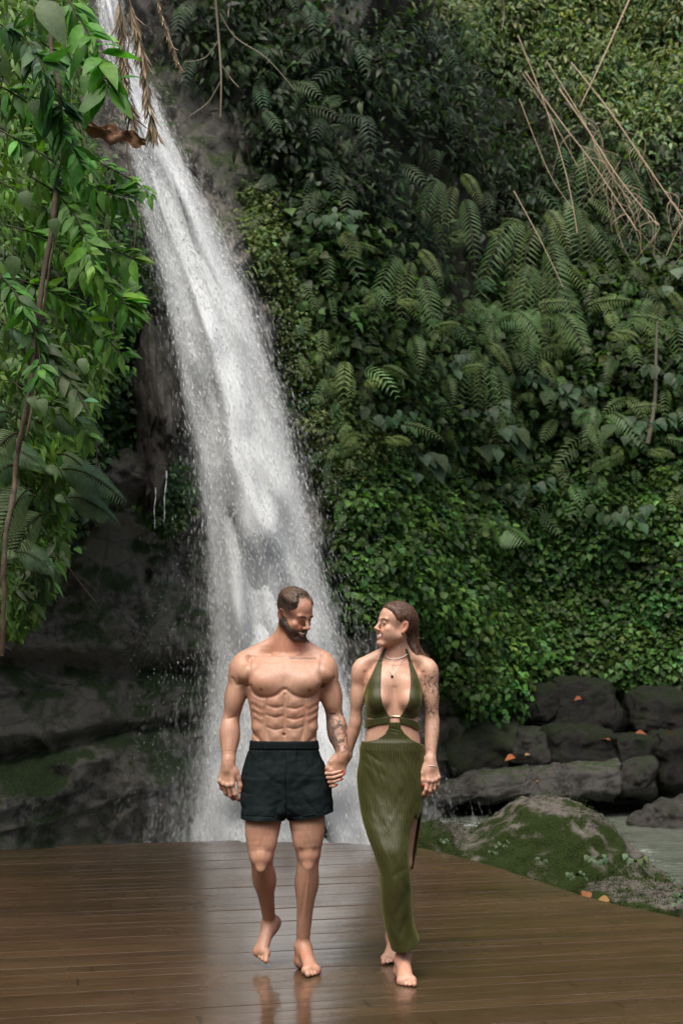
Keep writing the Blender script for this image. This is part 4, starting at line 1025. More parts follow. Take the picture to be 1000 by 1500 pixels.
# ---- deck: the rounded end of a platform of long boards, running a little uphill to the right in the picture
def build_deck():
    edge = [at(px, py, 1)  for px, py in ()]
    def gz(px, py):
        a = at(px, py, 1.0); d = a - np.array([0, 0, CAM_H]); t = -CAM_H / d[2]; return np.array([d[0] * t, d[1] * t])
    pts = [gz(*p) for p in ((-60, 1249), (0, 1246.5), (100, 1241), (200, 1237), (300, 1234.5), (400, 1233.5), (470, 1234.5), (540, 1237), (620, 1243.5), (700, 1263), (780, 1288), (850, 1311), (920, 1329), (1000, 1345), (1100, 1372))]
    pts = [pts[0] + (-2.5, -.6)] + pts + [pts[-1] + (1.2, -.9)]
    E = np.array(spline([np.array(p) for p in pts], 6))
    ang = R(12.5); u = np.array([math.cos(ang), math.sin(ang)]); v = np.array([-math.sin(ang), math.cos(ang)])
    eu, ev = E @ u, E @ v
    VV, QQ, BB, UV = [], [], [], []; base = 0
    rg = np.random.default_rng(3)
    w, gap, th = .128, .0032, .035
    vb = ev.min() - .2
    v0s = np.arange(1.5, ev.max() + .1, w + gap)
    for bi, v0 in enumerate(v0s):
        # where the edge curve crosses this board, sampled across its width (the cut end follows the curve)
        segs = []
        rows = [v0, v0 + w / 2, v0 + w]
        ends = []
        for vv in rows:
            s = np.where((ev[:-1] - vv) * (ev[1:] - vv) < 0)[0]
            xs = sorted(eu[i] + (vv - ev[i]) / (ev[i + 1] - ev[i]) * (eu[i + 1] - eu[i]) for i in s)
            if len(xs) >= 2: ends.append((xs[0], xs[-1]))
            elif len(xs) == 1: ends.append((-7.0, xs[0]))
            else: ends.append(None)
        if all(e is None for e in ends):
            if v0 > 8: continue
            ends = [(-7.0, 7.0)] * 3
        good = [e for e in ends if e is not None]
        ends = [e if e is not None else (np.mean([q[0] for q in good]) , np.mean([q[1] for q in good]) ) for e in ends]
        n = 40; zj = rg.normal(0, .0006); tilt = rg.normal(0, .0006)
        cut = rg.uniform(-4, 4)
        prof = [(0, -th), (0, -.0012), (.0016, 0), (w / 2, .0004), (w - .0016, 0), (w, -.0012), (w, -th)]
        for k, (dv, dz) in enumerate(prof):
            f = dv / w
            l = np.interp(f, [0, .5, 1], [e[0] for e in ends]); r_ = np.interp(f, [0, .5, 1], [e[1] for e in ends])
            uu = np.linspace(l, r_, n)
            p = uu[:, None] * u + (v0 + dv) * v
            warp = .0011 * np.sin(uu * 1.7 + bi * 2.1) 
            VV.append(np.column_stack([p, np.full(n, dz + zj + tilt * (f - .5)) + warp]))
            UV.append(np.column_stack([uu, np.full(n, v0 + dv)])); BB.append(np.full(n, rg.random() if k == 0 else BB[-1][0]))
        i = np.arange(n - 1)
        for k in range(len(prof) - 1):
            a, c = base + k * n, base + (k + 1) * n
            QQ.append(np.stack([a + i, a + i + 1, c + i + 1, c + i], 1))
        m = len(prof)
        for side in (0, n - 1):
            for k in range(3):
                QQ.append(np.array([[base + k * n + side, base + (k + 1) * n + side, base + (m - 2 - k) * n + side, base + (m - 1 - k) * n + side]]))
        base += n * m
    V = np.concatenate(VV)
    m, nt, b = mat('wet_deck_boards')
    at_ = nd(nt, 'ShaderNodeAttribute', attribute_name='board'); uvn = nd(nt, 'ShaderNodeUVMap', uv_map='UVMap')
    mp = nd(nt, 'ShaderNodeMapping'); mp.inputs['Scale'].default_value = (1.2, 22, 1); 
    cx = nd(nt, 'ShaderNodeCombineXYZ'); mu = nd(nt, 'ShaderNodeMath', operation='MULTIPLY', i_1=37.0); lk(nt, at_.outputs['Fac'], mu.inputs[0]); lk(nt, mu.outputs[0], cx.inputs[2])
    va = nd(nt, 'ShaderNodeVectorMath', operation='ADD'); lk(nt, uvn.outputs[0], va.inputs[0]); lk(nt, cx.outputs[0], va.inputs[1]); lk(nt, va.outputs[0], mp.inputs[0])
    gr = nd(nt, 'ShaderNodeTexNoise', i_Scale=4.0, i_Detail=7.0, i_Roughness=.65); lk(nt, mp.outputs[0], gr.inputs[0])
    big = nd(nt, 'ShaderNodeTexNoise', i_Scale=1.3, i_Detail=5.0); lk(nt, uvn.outputs[0], big.inputs[0])
    r = ramp(nt, [(.25, (.040, .0235, .0115)), (.5, (.070, .043, .0220)), (.8, (.108, .071, .038))], gr.outputs[0])
    tn = ramp(nt, [(0, (.80, .79, .78)), (1, (1.15, 1.13, 1.1))], at_.outputs['Fac'])
    mx = nd(nt, 'ShaderNodeMix', data_type='RGBA', blend_type='MULTIPLY'); mx.inputs[0].default_value = 1; lk(nt, r.outputs[0], mx.inputs[6]); lk(nt, tn.outputs[0], mx.inputs[7])
    sx_ = nd(nt, 'ShaderNodeSeparateXYZ'); lk(nt, uvn.outputs[0], sx_.inputs[0])
    j1 = nd(nt, 'ShaderNodeMath', operation='MULTIPLY_ADD', i_1=53.0); lk(nt, at_.outputs['Fac'], j1.inputs[0]); lk(nt, sx_.outputs[0], j1.inputs[2])
    j2 = nd(nt, 'ShaderNodeMath', operation='PINGPONG', i_1=1.8); lk(nt, j1.outputs[0], j2.inputs[0])
    jr = ramp(nt, [(.0030, .12), (.0045, 1)], j2.outputs[0])
    mj = nd(nt, 'ShaderNodeMix', data_type='RGBA', blend_type='MULTIPLY'); mj.inputs[0].default_value = 1; lk(nt, mx.outputs[2], mj.inputs[6]); lk(nt, jr.outputs[0], mj.inputs[7]); mx = mj
    # pale worn scratches along some boards
    mp2 = nd(nt, 'ShaderNodeMapping'); mp2.inputs['Scale'].default_value = (1.0, 75, 1); lk(nt, va.outputs[0], mp2.inputs[0])
    sc = nd(nt, 'ShaderNodeTexNoise', i_Scale=1.6, i_Detail=3.0); lk(nt, mp2.outputs[0], sc.inputs[0])
    scr = ramp(nt, [(.72, 0), (.78, .5)], sc.outputs[0])
    mx2 = nd(nt, 'ShaderNodeMix', data_type='RGBA'); lk(nt, scr.outputs[0], mx2.inputs[0]); lk(nt, mx.outputs[2], mx2.inputs[6]); mx2.inputs[7].default_value = (.26, .19, .125, 1)
    lk(nt, mx2.outputs[2], b.inputs['Base Color'])
    wr = ramp(nt, [(.36, .08), (.52, .22), (.68, .36)], big.outputs[0])
    lk(nt, wr.outputs[0], b.inputs['Roughness']); b.inputs['Specular IOR Level'].default_value = .55
    b.inputs['Coat Weight'].default_value = .30; b.inputs['Coat Roughness'].default_value = .06
    bp = nd(nt, 'ShaderNodeBump', i_Strength=.16, i_Distance=.004); lk(nt, gr.outputs[0], bp.inputs['Height']); lk(nt, bp.outputs[0], b.inputs['Normal'])
    o = mesh_np('deck', V, np.concatenate(QQ), None, m, None, smooth=False, uv=np.concatenate(UV), attrs={'board': np.concatenate(BB)})
    tag(o, 'wet brown board deck with a rounded far edge under the couple', 'deck', kind='structure')
    # a dark deck skirt board follows the edge, joists close the gaps underneath
    jm = solid('deck_underside_wood', (.012, .008, .005), .8)
    P = np.column_stack([E, np.full(len(E), -.04)]); n = len(P)
    T = np.gradient(E, axis=0); T /= np.linalg.norm(T, axis=1, keepdims=True); Nn = np.column_stack([T[:, 1], -T[:, 0]])
    inn = E + Nn * .03
    if True:
        ring = [np.column_stack([E + Nn * .012, np.full(n, -.045)]), np.column_stack([E + Nn * .012, np.full(n, -.30)]), np.column_stack([inn + Nn * .03, np.full(n, -.30)]), np.column_stack([inn + Nn * .03, np.full(n, -.045)])]
        V = np.concatenate(ring); i = np.arange(n - 1); Q = []
        for k in range(4):
            a, c = k * n, ((k + 1) % 4) * n; Q.append(np.stack([a + i, c + i, c + i + 1, a + i + 1], 1))
        f = mesh_np('fascia_board', V, np.concatenate(Q), None, jm, o)
    under = [(-6, 1.2, -.05), (4, 1.2, -.05), (1.6, 8.2, -.05), (.1, 10.6, -.05), (-1, 10.9, -.05), (-3.5, 10.3, -.05), (-6, 9, -.05)]
    bmv = under + [(x, y, -.20) for x, y, z in under]
    me = bpy.data.meshes.new('joists'); k = len(under)
    me.from_pydata([Vector(p) for p in bmv], [], [tuple(range(k)), tuple(range(2 * k - 1, k - 1, -1))] + [(i, i + k, (i + 1) % k + k, (i + 1) % k) for i in range(k)])
    me.materials.append(jm); link(bpy.data.objects.new('joists', me), o)
    return E
DECK_EDGE = build_deck()

# ---- ground: one sheet under everything (river bed, banks, far ground)
def sheet(name, x0, x1, y0, y1, n, zf, m, **kw):
    xs, ys = np.linspace(x0, x1, n), np.linspace(y0, y1, n)
    X, Y = np.meshgrid(xs, ys, indexing='ij'); P = np.column_stack([X.ravel(), Y.ravel(), np.zeros(n * n)]); P[:, 2] = zf(P)
    i, j = np.meshgrid(np.arange(n - 1), np.arange(n - 1), indexing='ij'); a = (i * n + j).ravel()
    return mesh_np(name, P, np.stack([a, a + n, a + n + 1, a + 1], 1), None, m, **kw)
g_ = sheet('ground', -60, 60, -40, 80, 90, lambda P: -1.3 + .15 * fbm(P, .5, 3, 70) + 0 * P[:, 0], ROCK_SOIL); tag(g_, 'dark rocky river bed under the pool', 'ground', kind='structure')
def water_mat():
    m, nt, b = mat('pool_water')
    n = nd(nt, 'ShaderNodeTexNoise', i_Scale=2.2, i_Detail=5.0); tc = nd(nt, 'ShaderNodeTexCoord'); lk(nt, tc.outputs['Object'], n.inputs[0])
    d = nd(nt, 'ShaderNodeVectorMath', operation='DISTANCE'); d.inputs[1].default_value = (.35, 15.2, WZ); lk(nt, tc.outputs['Object'], d.inputs[0])
    f = nd(nt, 'ShaderNodeMapRange', i_1=1.0, i_2=4.6, i_3=1.0, i_4=0.0); lk(nt, d.outputs['Value'], f.inputs[0])
    fn = nd(nt, 'ShaderNodeTexNoise', i_Scale=6.0, i_Detail=8.0, i_Roughness=.7); lk(nt, tc.outputs['Object'], fn.inputs[0])
    ml = nd(nt, 'ShaderNodeMath', operation='MULTIPLY_ADD', i_2=-.35); 
    m2 = nd(nt, 'ShaderNodeMath', operation='MULTIPLY', i_1=1.7); lk(nt, fn.outputs[0], m2.inputs[0]); lk(nt, m2.outputs[0], ml.inputs[0]); lk(nt, f.outputs[0], ml.inputs[1]); 
    fr_ = ramp(nt, [(.05, 0), (.5, 1)], ml.outputs[0])
    r = ramp(nt, [(.3, (.085, .100, .078)), (.7, (.135, .155, .122))], n.outputs[0])
    mx = nd(nt, 'ShaderNodeMix', data_type='RGBA'); lk(nt, fr_.outputs[0], mx.inputs[0]); lk(nt, r.outputs[0], mx.inputs[6]); mx.inputs[7].default_value = (.62, .66, .66, 1); lk(nt, mx.outputs[2], b.inputs['Base Color'])
    rr = nd(nt, 'ShaderNodeMapRange', i_3=.10, i_4=.6); lk(nt, fr_.outputs[0], rr.inputs[0]); lk(nt, rr.outputs[0], b.inputs['Roughness'])
    mp = nd(nt, 'ShaderNodeMapping'); mp.inputs['Scale'].default_value = (1, 2.2, 1); lk(nt, tc.outputs['Object'], mp.inputs[0])
    w = nd(nt, 'ShaderNodeTexNoise', i_Scale=5.5, i_Detail=4.0); lk(nt, mp.outputs[0], w.inputs[0])
    bp = nd(nt, 'ShaderNodeBump', i_Strength=.55, i_Distance=.06); lk(nt, w.outputs[0], bp.inputs['Height']); lk(nt, bp.outputs[0], b.inputs['Normal'])
    return m
wt = sheet('water', -12, 30, -10, 24, 180, lambda P: WZ + .02 * fbm(P, 1.6, 3, 71), water_mat()); tag(wt, 'murky green pool behind the boulders, foaming white under the waterfall', 'water', kind='structure')

# ---- cliff: one rock wall that wraps round the pool, left buttress near, right wall farther
def cliff_y(x, z):
    """distance of the rock face for a place x, z"""
    xk = [-14, -6.0, -4.2, -3.2, -2.4, -1.6, -.9, -.2, .5, 1.2, 2.5, 5, 9, 14, 22]
    yk = [9.0, 10.5, 12.2, 13.2, 14.2, 15.3, 16.2, 16.9, 17.6, 18.6, 20.1, 20.4, 18.6, 15.5, 11]
    y = np.interp(x, xk, yk)
    # leans back with height on the right, the left buttress overhangs a little above the middle
    zr = np.clip(z, -1, 30)
    y = y + sstep(.0, 2.5, x) * (.16 * np.clip(zr - 1.6, 0, 4.2) + .55 * np.clip(zr - 5.8, 0, 30) + .0 * zr)
    y = y - sstep(-1.9, -3.0, x) * (.9 * np.exp(-((zr - 4.4) / 1.5) ** 2)) + sstep(.5, -1.5, x) * .28 * np.clip(zr - 5.2, 0, 30)
    return y
def build_cliff():
    xs = np.concatenate([np.linspace(-14, -5, 50)[:-1], np.linspace(-5, .6, 260)[:-1], np.linspace(.6, 7.5, 180), np.linspace(7.5, 22, 90)[1:]]); zs = np.concatenate([np.linspace(-2.2, 6, 300)[:-1], np.linspace(6, 20, 220)])
    X, Z = np.meshgrid(xs, zs, indexing='ij'); x, z = X.ravel(), Z.ravel()
    y = cliff_y(x, z)
    P = np.column_stack([x, y * .35, z])
    d = .75 * fbm(P, .42, 3, 80) + .30 * fbm(P * (1, 1, 1.5), 1.3, 3, 81) + .20 * (1 - np.abs(fbm(P, 3.0, 3, 82))) + .06 * fbm(P, 8, 3, 83) + .035 * (.5 - np.abs(fbm(P * (1, 1, .8), 13, 3, 87)))
    # ledges: strata near the water, a deep undercut line at the foot of the left face
    st = (np.sin(z * 5.2 + 1.2 * fbm(P, .6, 2, 84)) > .1) * .12 * sstep(2.2, 1.2, z)
    y = y - d * .8 - st * .9 + .35 * np.exp(-((z - .62 - .30 * fbm(P, .7, 2, 86)) / .07) ** 2) * sstep(.5, -1.2, x) + .55 * np.exp(-((z - 1.3 - .25 * fbm(P, .5, 2, 85)) / .16) ** 2) * sstep(.5, -1.2, x)
    V = np.column_stack([x, y, z]); n = len(zs)
    i, j = np.meshgrid(np.arange(len(xs) - 1), np.arange(n - 1), indexing='ij'); a = (i * n + j).ravel()
    Q = np.stack([a, a + n, a + n + 1, a + 1], 1)
    cx = V[Q].mean(1)
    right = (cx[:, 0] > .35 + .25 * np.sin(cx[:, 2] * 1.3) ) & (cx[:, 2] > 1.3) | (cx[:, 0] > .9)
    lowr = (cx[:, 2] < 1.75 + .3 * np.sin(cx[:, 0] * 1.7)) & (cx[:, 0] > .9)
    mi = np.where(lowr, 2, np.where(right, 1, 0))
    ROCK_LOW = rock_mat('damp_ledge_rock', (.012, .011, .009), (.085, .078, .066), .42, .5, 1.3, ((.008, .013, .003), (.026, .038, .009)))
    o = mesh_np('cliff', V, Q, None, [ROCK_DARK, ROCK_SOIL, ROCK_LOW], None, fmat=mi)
    tag(o, 'dark wet rock cliff behind the pool and the waterfall', 'cliff', kind='structure')
    return V.reshape(len(xs), n, 3), xs, zs
CLIFF, CX, CZ = build_cliff()
def cliff_at(x, z):
    i = np.clip(np.searchsorted(CX, x), 1, len(CX) - 1); j = np.clip(np.searchsorted(CZ, z), 1, len(CZ) - 1)
    return np.minimum(np.minimum(CLIFF[i, j, 1], CLIFF[i - 1, j, 1]), np.minimum(CLIFF[i, j - 1, 1], CLIFF[i - 1, j - 1, 1]))
def on_cliff(px, py, off=.1, lo=8.0):
    """first point along a pixel's line of sight that lies off metres in front of the rock face"""
    Y = np.arange(lo, 34, .05); A = at(px, py, 1.0) - np.array([0, 0, CAM_H])
    x, z = A[0] * Y, CAM_H + A[2] * Y
    k = np.argmax(Y > cliff_at(x, z) - off)
    return np.array([x[k], Y[k], z[k]])

# ---- boulders
def boulder(name, c, r, seed, m, label, amp=.22, cuts=(), n=5, group=None, sharp=1.0, yaw=0.0):
    import bmesh
    bm = bmesh.new(); bmesh.ops.create_icosphere(bm, subdivisions=n, radius=1.0)
    V = np.array([v.co[:] for v in bm.verts]); T = np.array([[v.index for v in f.verts] for f in bm.faces]); bm.free()
    P = V + seed * 3.7
    d = 1 + amp * fbm(P, 1.1, 3, seed) + amp * .45 * fbm(P, 2.7, 3, seed + 5) + amp * .16 * fbm(P, 8, 3, seed + 9)
    V = V * d[:, None]
    for nn, k in cuts:
        nn = nrm(nn); e = V @ nn - k; V = V - np.maximum(e, 0)[:, None] * nn * .72
    U = V / np.linalg.norm(V, axis=1, keepdims=True); V = V + U * (amp * .30 * fbm(V + seed, 2.3, 3, seed + 20) + amp * .16 * (.6 - np.abs(fbm(V + seed, 4.5, 3, seed + 21))) + (.020 if n >= 6 else .012) * fbm(V + seed, 14, 3, seed + 22))[:, None]
    V = V * np.asarray(r) @ rot(yaw).T
    o = mesh_np(name, V, None, T, m); o.location = [float(q) for q in c]
    return tag(o, label, 'boulder' if name == 'boulder' else 'rock', group) if label else o
c = at(806, 1262, 11.4)
BIG = boulder('boulder', (c[0], 11.5, -.42), (1.04, .78, .90), 3, ROCK_MOSS, 'large mossy boulder with a pale bare crown beside the deck edge', .16, (((.74, -.12, .66), .64), ((-.62, -.1, .78), .66), ((-.1, -.85, .45), .72), ((.16, 0, 1), .74)), 6)
c = at(648, 1240, 11.6); boulder('boulder', (c[0] + .02, 11.7, -.42), (.36, .45, .50), 5, ROCK_MOSS, 'low dark mossy boulder at the left foot of the large boulder', .2, (), 5)
c = at(950, 1310, 9.9); boulder('boulder', (c[0] + .05, 9.75, -.36), (.52, .50, .40), 8, ROCK_MOSS, 'flat-topped mossy boulder with a fallen leaf beside the right deck edge', .2, (((0, 0, 1), .62),), 5)
c = at(905, 1292, 10.6); boulder('boulder', (c[0] + .05, 10.6, -.42), (.38, .35, .36), 12, ROCK_MOSS, 'small mossy boulder wedged between the large boulder and the flat-topped one', .2, (((0, 0, 1), .6),), 5)
c = at(1000, 1180, 17.5); boulder('boulder', (c[0] + .1, 17.6, -.62), (.55, .45, .34), 15, ROCK_BARE, 'small dark pointed boulder alone in the pool at the right edge', .25, (), 5)
def slab(px0, px1, py0, py1, Y, seed, m, label, depth=.8, ex=4.5, tilt=0.0, amp=.10):
    """an angular block of the layered ledge: a rounded box with broken faces"""
    n = 26; g1 = np.linspace(-1, 1, n); A, B = np.meshgrid(g1, g1, indexing='ij'); A, B = A.ravel(), B.ravel(); o1 = np.ones_like(A); V, Q = [], []
    i, j = np.meshgrid(np.arange(n - 1), np.arange(n - 1), indexing='ij'); a = (i * n + j).ravel(); q = np.stack([a, a + n, a + n + 1, a + 1], 1)
    for k, (P, fl) in enumerate((((A, B, o1), 0), ((A, B, -o1), 1), ((A, o1, B), 1), ((A, -o1, B), 0), ((o1, A, B), 0), ((-o1, A, B), 1))):
        V.append(np.column_stack(P)); Q.append((q[:, ::-1] if fl else q) + k * n * n)
    V = np.concatenate(V); V = V / (np.sum(np.abs(V) ** ex, axis=1) ** (1 / ex))[:, None]
    p0, p1 = at(px0, py0, Y), at(px1, py1, Y); c = (p0 + p1) / 2; r = np.array([(p1[0] - p0[0]) / 2 * 1.08, depth, (p0[2] - p1[2]) / 2 * 1.12])
    W = V * r; U = unit(V); s_ = seed * 2.3
    W = W + U * (amp * fbm(W + s_, 1.6, 3, seed) + amp * .7 * (np.floor(3 * fbm(W * (.6, .6, 1.6) + s_, 1.3, 2, seed + 1)) / 3) + amp * .35 * fbm(W + s_, 6, 3, seed + 2))[:, None]
    W = W @ rot(0, 0, tilt).T
    o = mesh_np('rock', W, np.concatenate(Q), None, m); o.location = [float(t) for t in c + np.array([0, depth * .6, 0])]
    return tag(o, label, 'rock')
def unit(A): return A / (np.linalg.norm(A, axis=-1, keepdims=True) + 1e-9)
LEDGE_M = rock_mat('ledge_rock', (.0026, .0023, .0018), (.024, .021, .016), .30, .42, 1.7, ((.005, .009, .002), (.018, .028, .007)))
LEDGE_W = rock_mat('wet_grey_ledge_rock', (.006, .0057, .0050), (.070, .066, .058), .05, .30, 1.9)
LEDGE_G = rock_mat('mossy_ledge_rock', (.0026, .0023, .0018), (.026, .023, .018), .75, .55, 1.7, ((.006, .010, .002), (.026, .038, .008)))
LEDGE_D = rock_mat('dark_ledge_rock', (.0016, .0014, .0011), (.013, .0115, .009), .35, .45, 1.7, ((.003, .006, .001), (.011, .019, .004)), .3)
for a in ((620, 770, 1042, 1142, 18.9, 21, LEDGE_G, 'broad wedge-shaped mossy rock on the far ledge behind the woman', .9, 3.0, .18, .12), (742, 812, 1064, 1120, 18.9, 22, LEDGE_M, 'dark block just right of the broad mossy wedge', .7, 4.5, .12), (765, 908, 1118, 1170, 18.4, 23, LEDGE_W, 'long grey wet slab at the water line with pale streaks', .7, 4.5, -.04),
          (628, 772, 1138, 1172, 18.3, 24, LEDGE_W, 'low wet slab at the water line behind the woman', .6, 4.0, -.10), (720, 818, 1000, 1066, 19.5, 25, LEDGE_D, 'upper dark block under the hanging ivy, above the mossy wedge', .7, 5.0, .05), (812, 904, 996, 1076, 19.5, 26, LEDGE_D, 'upper block with a pale crack under the ivy, in the middle of the ledge', .7, 5.0, -.04),
          (802, 904, 1072, 1124, 18.9, 27, LEDGE_D, 'middle layer block above the long grey slab', .7, 5.0, .03), (898, 962, 1080, 1120, 18.8, 28, LEDGE_D, 'thin upper block left of the right end of the ledge', .6, 4.5, -.05), (954, 1030, 1074, 1166, 18.6, 29, LEDGE_D, 'tall dark block at the right end of the ledge', .7, 4.5, .04),
          (902, 960, 1112, 1166, 18.5, 30, LEDGE_M, 'squat dark block at the water line, right of the long grey slab', .6, 4.5, .0), (930, 1030, 1018, 1076, 19.4, 31, LEDGE_D, 'dark upper block under the ivy at the right edge', .7, 4.5, .05)):
    slab(*a)
# the wet shelf of rock that sticks out left of the falls
c = at(216, 590, 13.2); boulder('rock', (c[0] - .02, 13.6, c[2]), (.27, .8, 1.0), 50, ROCK_BARE, 'wet pointed rock jutting from the cliff left of the waterfall', .22, (((.4, -.8, .5), .70), ((-.6, -.5, -.3), .7), ((.7, -.2, -.7), .72)), 6, yaw=.3)
c = at(175, 690, 13.1); boulder('rock', (c[0], 13.4, c[2]), (.26, .6, .28), 53, ROCK_BARE, 'grey rock slab below the ivy, left of the jutting wet rock', .22, (((0, -.8, .5), .6),), 5, yaw=-.3)

# unseen slopes added behind and beside the camera to block low sky light
h_ = boulder('light_block_slope', (0, -22, -3), (42, 9, 17), 62, ROCK_SOIL, None, .15, (), 5); tag(h_, 'unseen slope added across the gorge to block low light', 'light_block_slope', kind='structure')
for sx in (-1, 1):
    h_ = boulder('light_block_slope', (sx * 26, -3, -3), (9, 24, 15), 63 + sx, ROCK_SOIL, None, .15, (), 5); tag(h_, 'unseen gorge side added to block low light', 'light_block_slope', kind='structure')
# ---- waterfall: strands of falling water thrown from the notch at the upper left
# path down the middle of the fall: (px, py, half-width left px, half-width right px, distance)
FALL = [(150, -40, 14, 18, 17.2), (168, 60, 24, 30, 16.9), (205, 170, 30, 44, 16.5), (246, 300, 50, 72, 16.2), (290, 430, 66, 96, 15.9), (325, 560, 80, 104, 15.7), (358, 690, 92, 110, 15.5), (385, 820, 108, 108, 15.3), (408, 960, 130, 122, 15.2), (424, 1090, 150, 140, 15.1), (432, 1200, 165, 152, 15.1), (440, 1300, 175, 160, 15.1)]
_f = np.array(FALL, float)
for _i in range(len(_f)):        # the water keeps clear of the rock everywhere
    _y = min(on_cliff(_f[_i, 0] + o_, min(_f[_i, 1], 1230), 1.4)[1] for o_ in (-_f[_i, 2] * .9, -_f[_i, 2] * .5, -_f[_i, 2] * .2, 0, _f[_i, 3] * .3, _f[_i, 3] * .6))
    _f[_i, 4] = min(_f[_i, 4], _y)
_f[:, 4] = np.minimum.accumulate(_f[:, 4])     # thrown outwards, never back into the rock
for _i in range(3): _f[:, 4] = np.convolve(np.concatenate([[_f[0, 4]], _f[:, 4], [_f[-1, 4]]]), [.25, .5, .25], 'valid')
def fall_pt(v, s, d=0.0):
    """v along the fall (0 top .. 1 foot), s across (-1 .. 1), d extra distance"""
    t = v * (len(_f) - 1); k = np.arange(len(_f))
    q = [np.interp(t, k, _f[:, i]) for i in range(5)]
    px = q[0] + np.where(s < 0, s * q[2], s * q[3]); Y = q[4] + d
    xc, yc = (px - 500.0) / FPX, (750.0 - q[1]) / FPX
    dy = math.cos(PITCH) - yc * math.sin(PITCH); dz = math.sin(PITCH) + yc * math.cos(PITCH); tt = Y / dy
    return np.stack([xc * tt, Y + 0 * xc, CAM_H + dz * tt], -1)
def build_fall():
    rg = np.random.default_rng(21)
    root_m, nt, b = mat('falling_water_veil')
    uv = nd(nt, 'ShaderNodeUVMap', uv_map='UVMap'); 
    def nz(sx, sy, sc, det, off):
        mp = nd(nt, 'ShaderNodeMapping'); mp.inputs['Scale'].default_value = (sx, sy, 1); mp.inputs['Location'].default_value = (off, off * .7, 0); lk(nt, uv.outputs[0], mp.inputs[0])
        n = nd(nt, 'ShaderNodeTexNoise', i_Scale=sc, i_Detail=det, i_Roughness=.7); lk(nt, mp.outputs[0], n.inputs[0]); return n.outputs[0]
    a = nz(9.0, 4.0, 1.0, 8.0, 0.3); c2 = nz(34, 30, 1.0, 8.0, 4.1); c3 = nz(2.6, 1.0, 1.0, 4.0, 2.0)
    at_ = nd(nt, 'ShaderNodeAttribute', attribute_name='dens')
    s1 = nd(nt, 'ShaderNodeMath', operation='MULTIPLY_ADD', i_1=.42); lk(nt, a, s1.inputs[0]); 
    s0 = nd(nt, 'ShaderNodeMath', operation='MULTIPLY', i_1=.62); lk(nt, c2, s0.inputs[0]); lk(nt, s0.outputs[0], s1.inputs[2])
    s2 = nd(nt, 'ShaderNodeMath', operation='MULTIPLY_ADD', i_1=.20); lk(nt, c3, s2.inputs[0]); lk(nt, s1.outputs[0], s2.inputs[2])
    s3 = nd(nt, 'ShaderNodeMath', operation='ADD'); lk(nt, s2.outputs[0], s3.inputs[0]); lk(nt, at_.outputs['Fac'], s3.inputs[1])
    r = ramp(nt, [(.58, 0), (1.0, .95)], s3.outputs[0])
    s3.use_clamp = False
    sc = nd(nt, 'ShaderNodeMath', operation='MULTIPLY', i_1=.62); lk(nt, s3.outputs[0], sc.inputs[0]); 
    nt.links.remove(r.inputs[0].links[0]); lk(nt, sc.outputs[0], r.inputs[0])
    e = r.color_ramp.elements; e[0].position = .42; e[1].position = .76
    lk(nt, r.outputs[0], b.inputs['Alpha'])
    b.inputs['Base Color'].default_value = (.50, .53, .545, 1); b.inputs['Roughness'].default_value = .8; b.inputs['Specular IOR Level'].default_value = .0
    # a curtain of drops scatters light every way, so it is shaded as if it faced up and out
    nv_ = nd(nt, 'ShaderNodeCombineXYZ'); nv_.inputs[1].default_value = -.50; nv_.inputs[2].default_value = .86; lk(nt, nv_.outputs[0], b.inputs['Normal'])
    # veil layers, one behind another, joined into one body of water
    VV, QQ, UV, DD = [], [], [], []; base = 0
    nv, ns = 150, 40
    for L in range(9):
        wide = 1.0 if L < 6 else 1.75; off = (L - 2.5) * .16 if L < 6 else (L - 7) * .3
        v, s = np.meshgrid(np.linspace(0, 1, nv), np.linspace(-1.25, 1.25, ns), indexing='ij'); v, s = v.ravel(), s.ravel()
        P3 = np.stack([s * 2, v * 6, np.full_like(s, L * 9.0)], 1)
        s = s * wide; P = fall_pt(v, s, off + .16 * fbm(P3, 1.2, 3, 90) + .10 * np.minimum(s * s, 1.5))
        # body: dense core, thin ragged edges; thinner on the right in the upper half as in the picture
        core = 1 - np.abs(s / wide) ** 1.0
        dens = -.17 + .78 * core + .10 * fbm(P3 * (1, .25, 1), 1.6, 3, 91) + .10 * sstep(.0, .5, v) * sstep(1, .2, np.abs(s))
        dens = dens - .22 * sstep(.06, .0, v) * 0 + .22 * sstep(.72, 1.0, v)
        if L >= 6: dens = -.13 + .36 * core * sstep(.25, .75, v) + .12 * fbm(P3 * (1, .25, 1), 1.6, 3, 92) + .10 * sstep(.75, 1.0, v) - .3 * sstep(.4, .2, v)
        VV.append(P); UV.append(np.stack([s * 1.0 + L * 3.3 + v * .25, v * 3.4 + L * 1.7], 1)); DD.append(dens)
        i, j = np.meshgrid(np.arange(nv - 1), np.arange(ns - 1), indexing='ij'); a_ = (base + i * ns + j).ravel()
        QQ.append(np.stack([a_, a_ + 1, a_ + ns + 1, a_ + ns], 1)); base += nv * ns
    o = mesh_np('waterfall', np.concatenate(VV), np.concatenate(QQ), None, root_m, None, uv=np.concatenate(UV), attrs={'dens': np.concatenate(DD)})
    tag(o, 'tall white waterfall plunging from the upper left into the pool behind the couple', 'waterfall', kind='structure')
    # streaks and drops
    dm, nt, b = mat('falling_drops'); b.inputs['Base Color'].default_value = (.62, .65, .66, 1); b.inputs['Roughness'].default_value = .5
    n = 34000
    v = rg.beta(1.15, 1.0, n); s = np.clip(rg.normal(0, .46, n), -1.5, 1.55)
    d = rg.normal(0, .45, n)
    P = fall_pt(v, s, d); Pn = fall_pt(np.clip(v + .004, 0, 1.01), s, d); T = Pn - P; T /= np.linalg.norm(T, axis=1, keepdims=True) + 1e-9
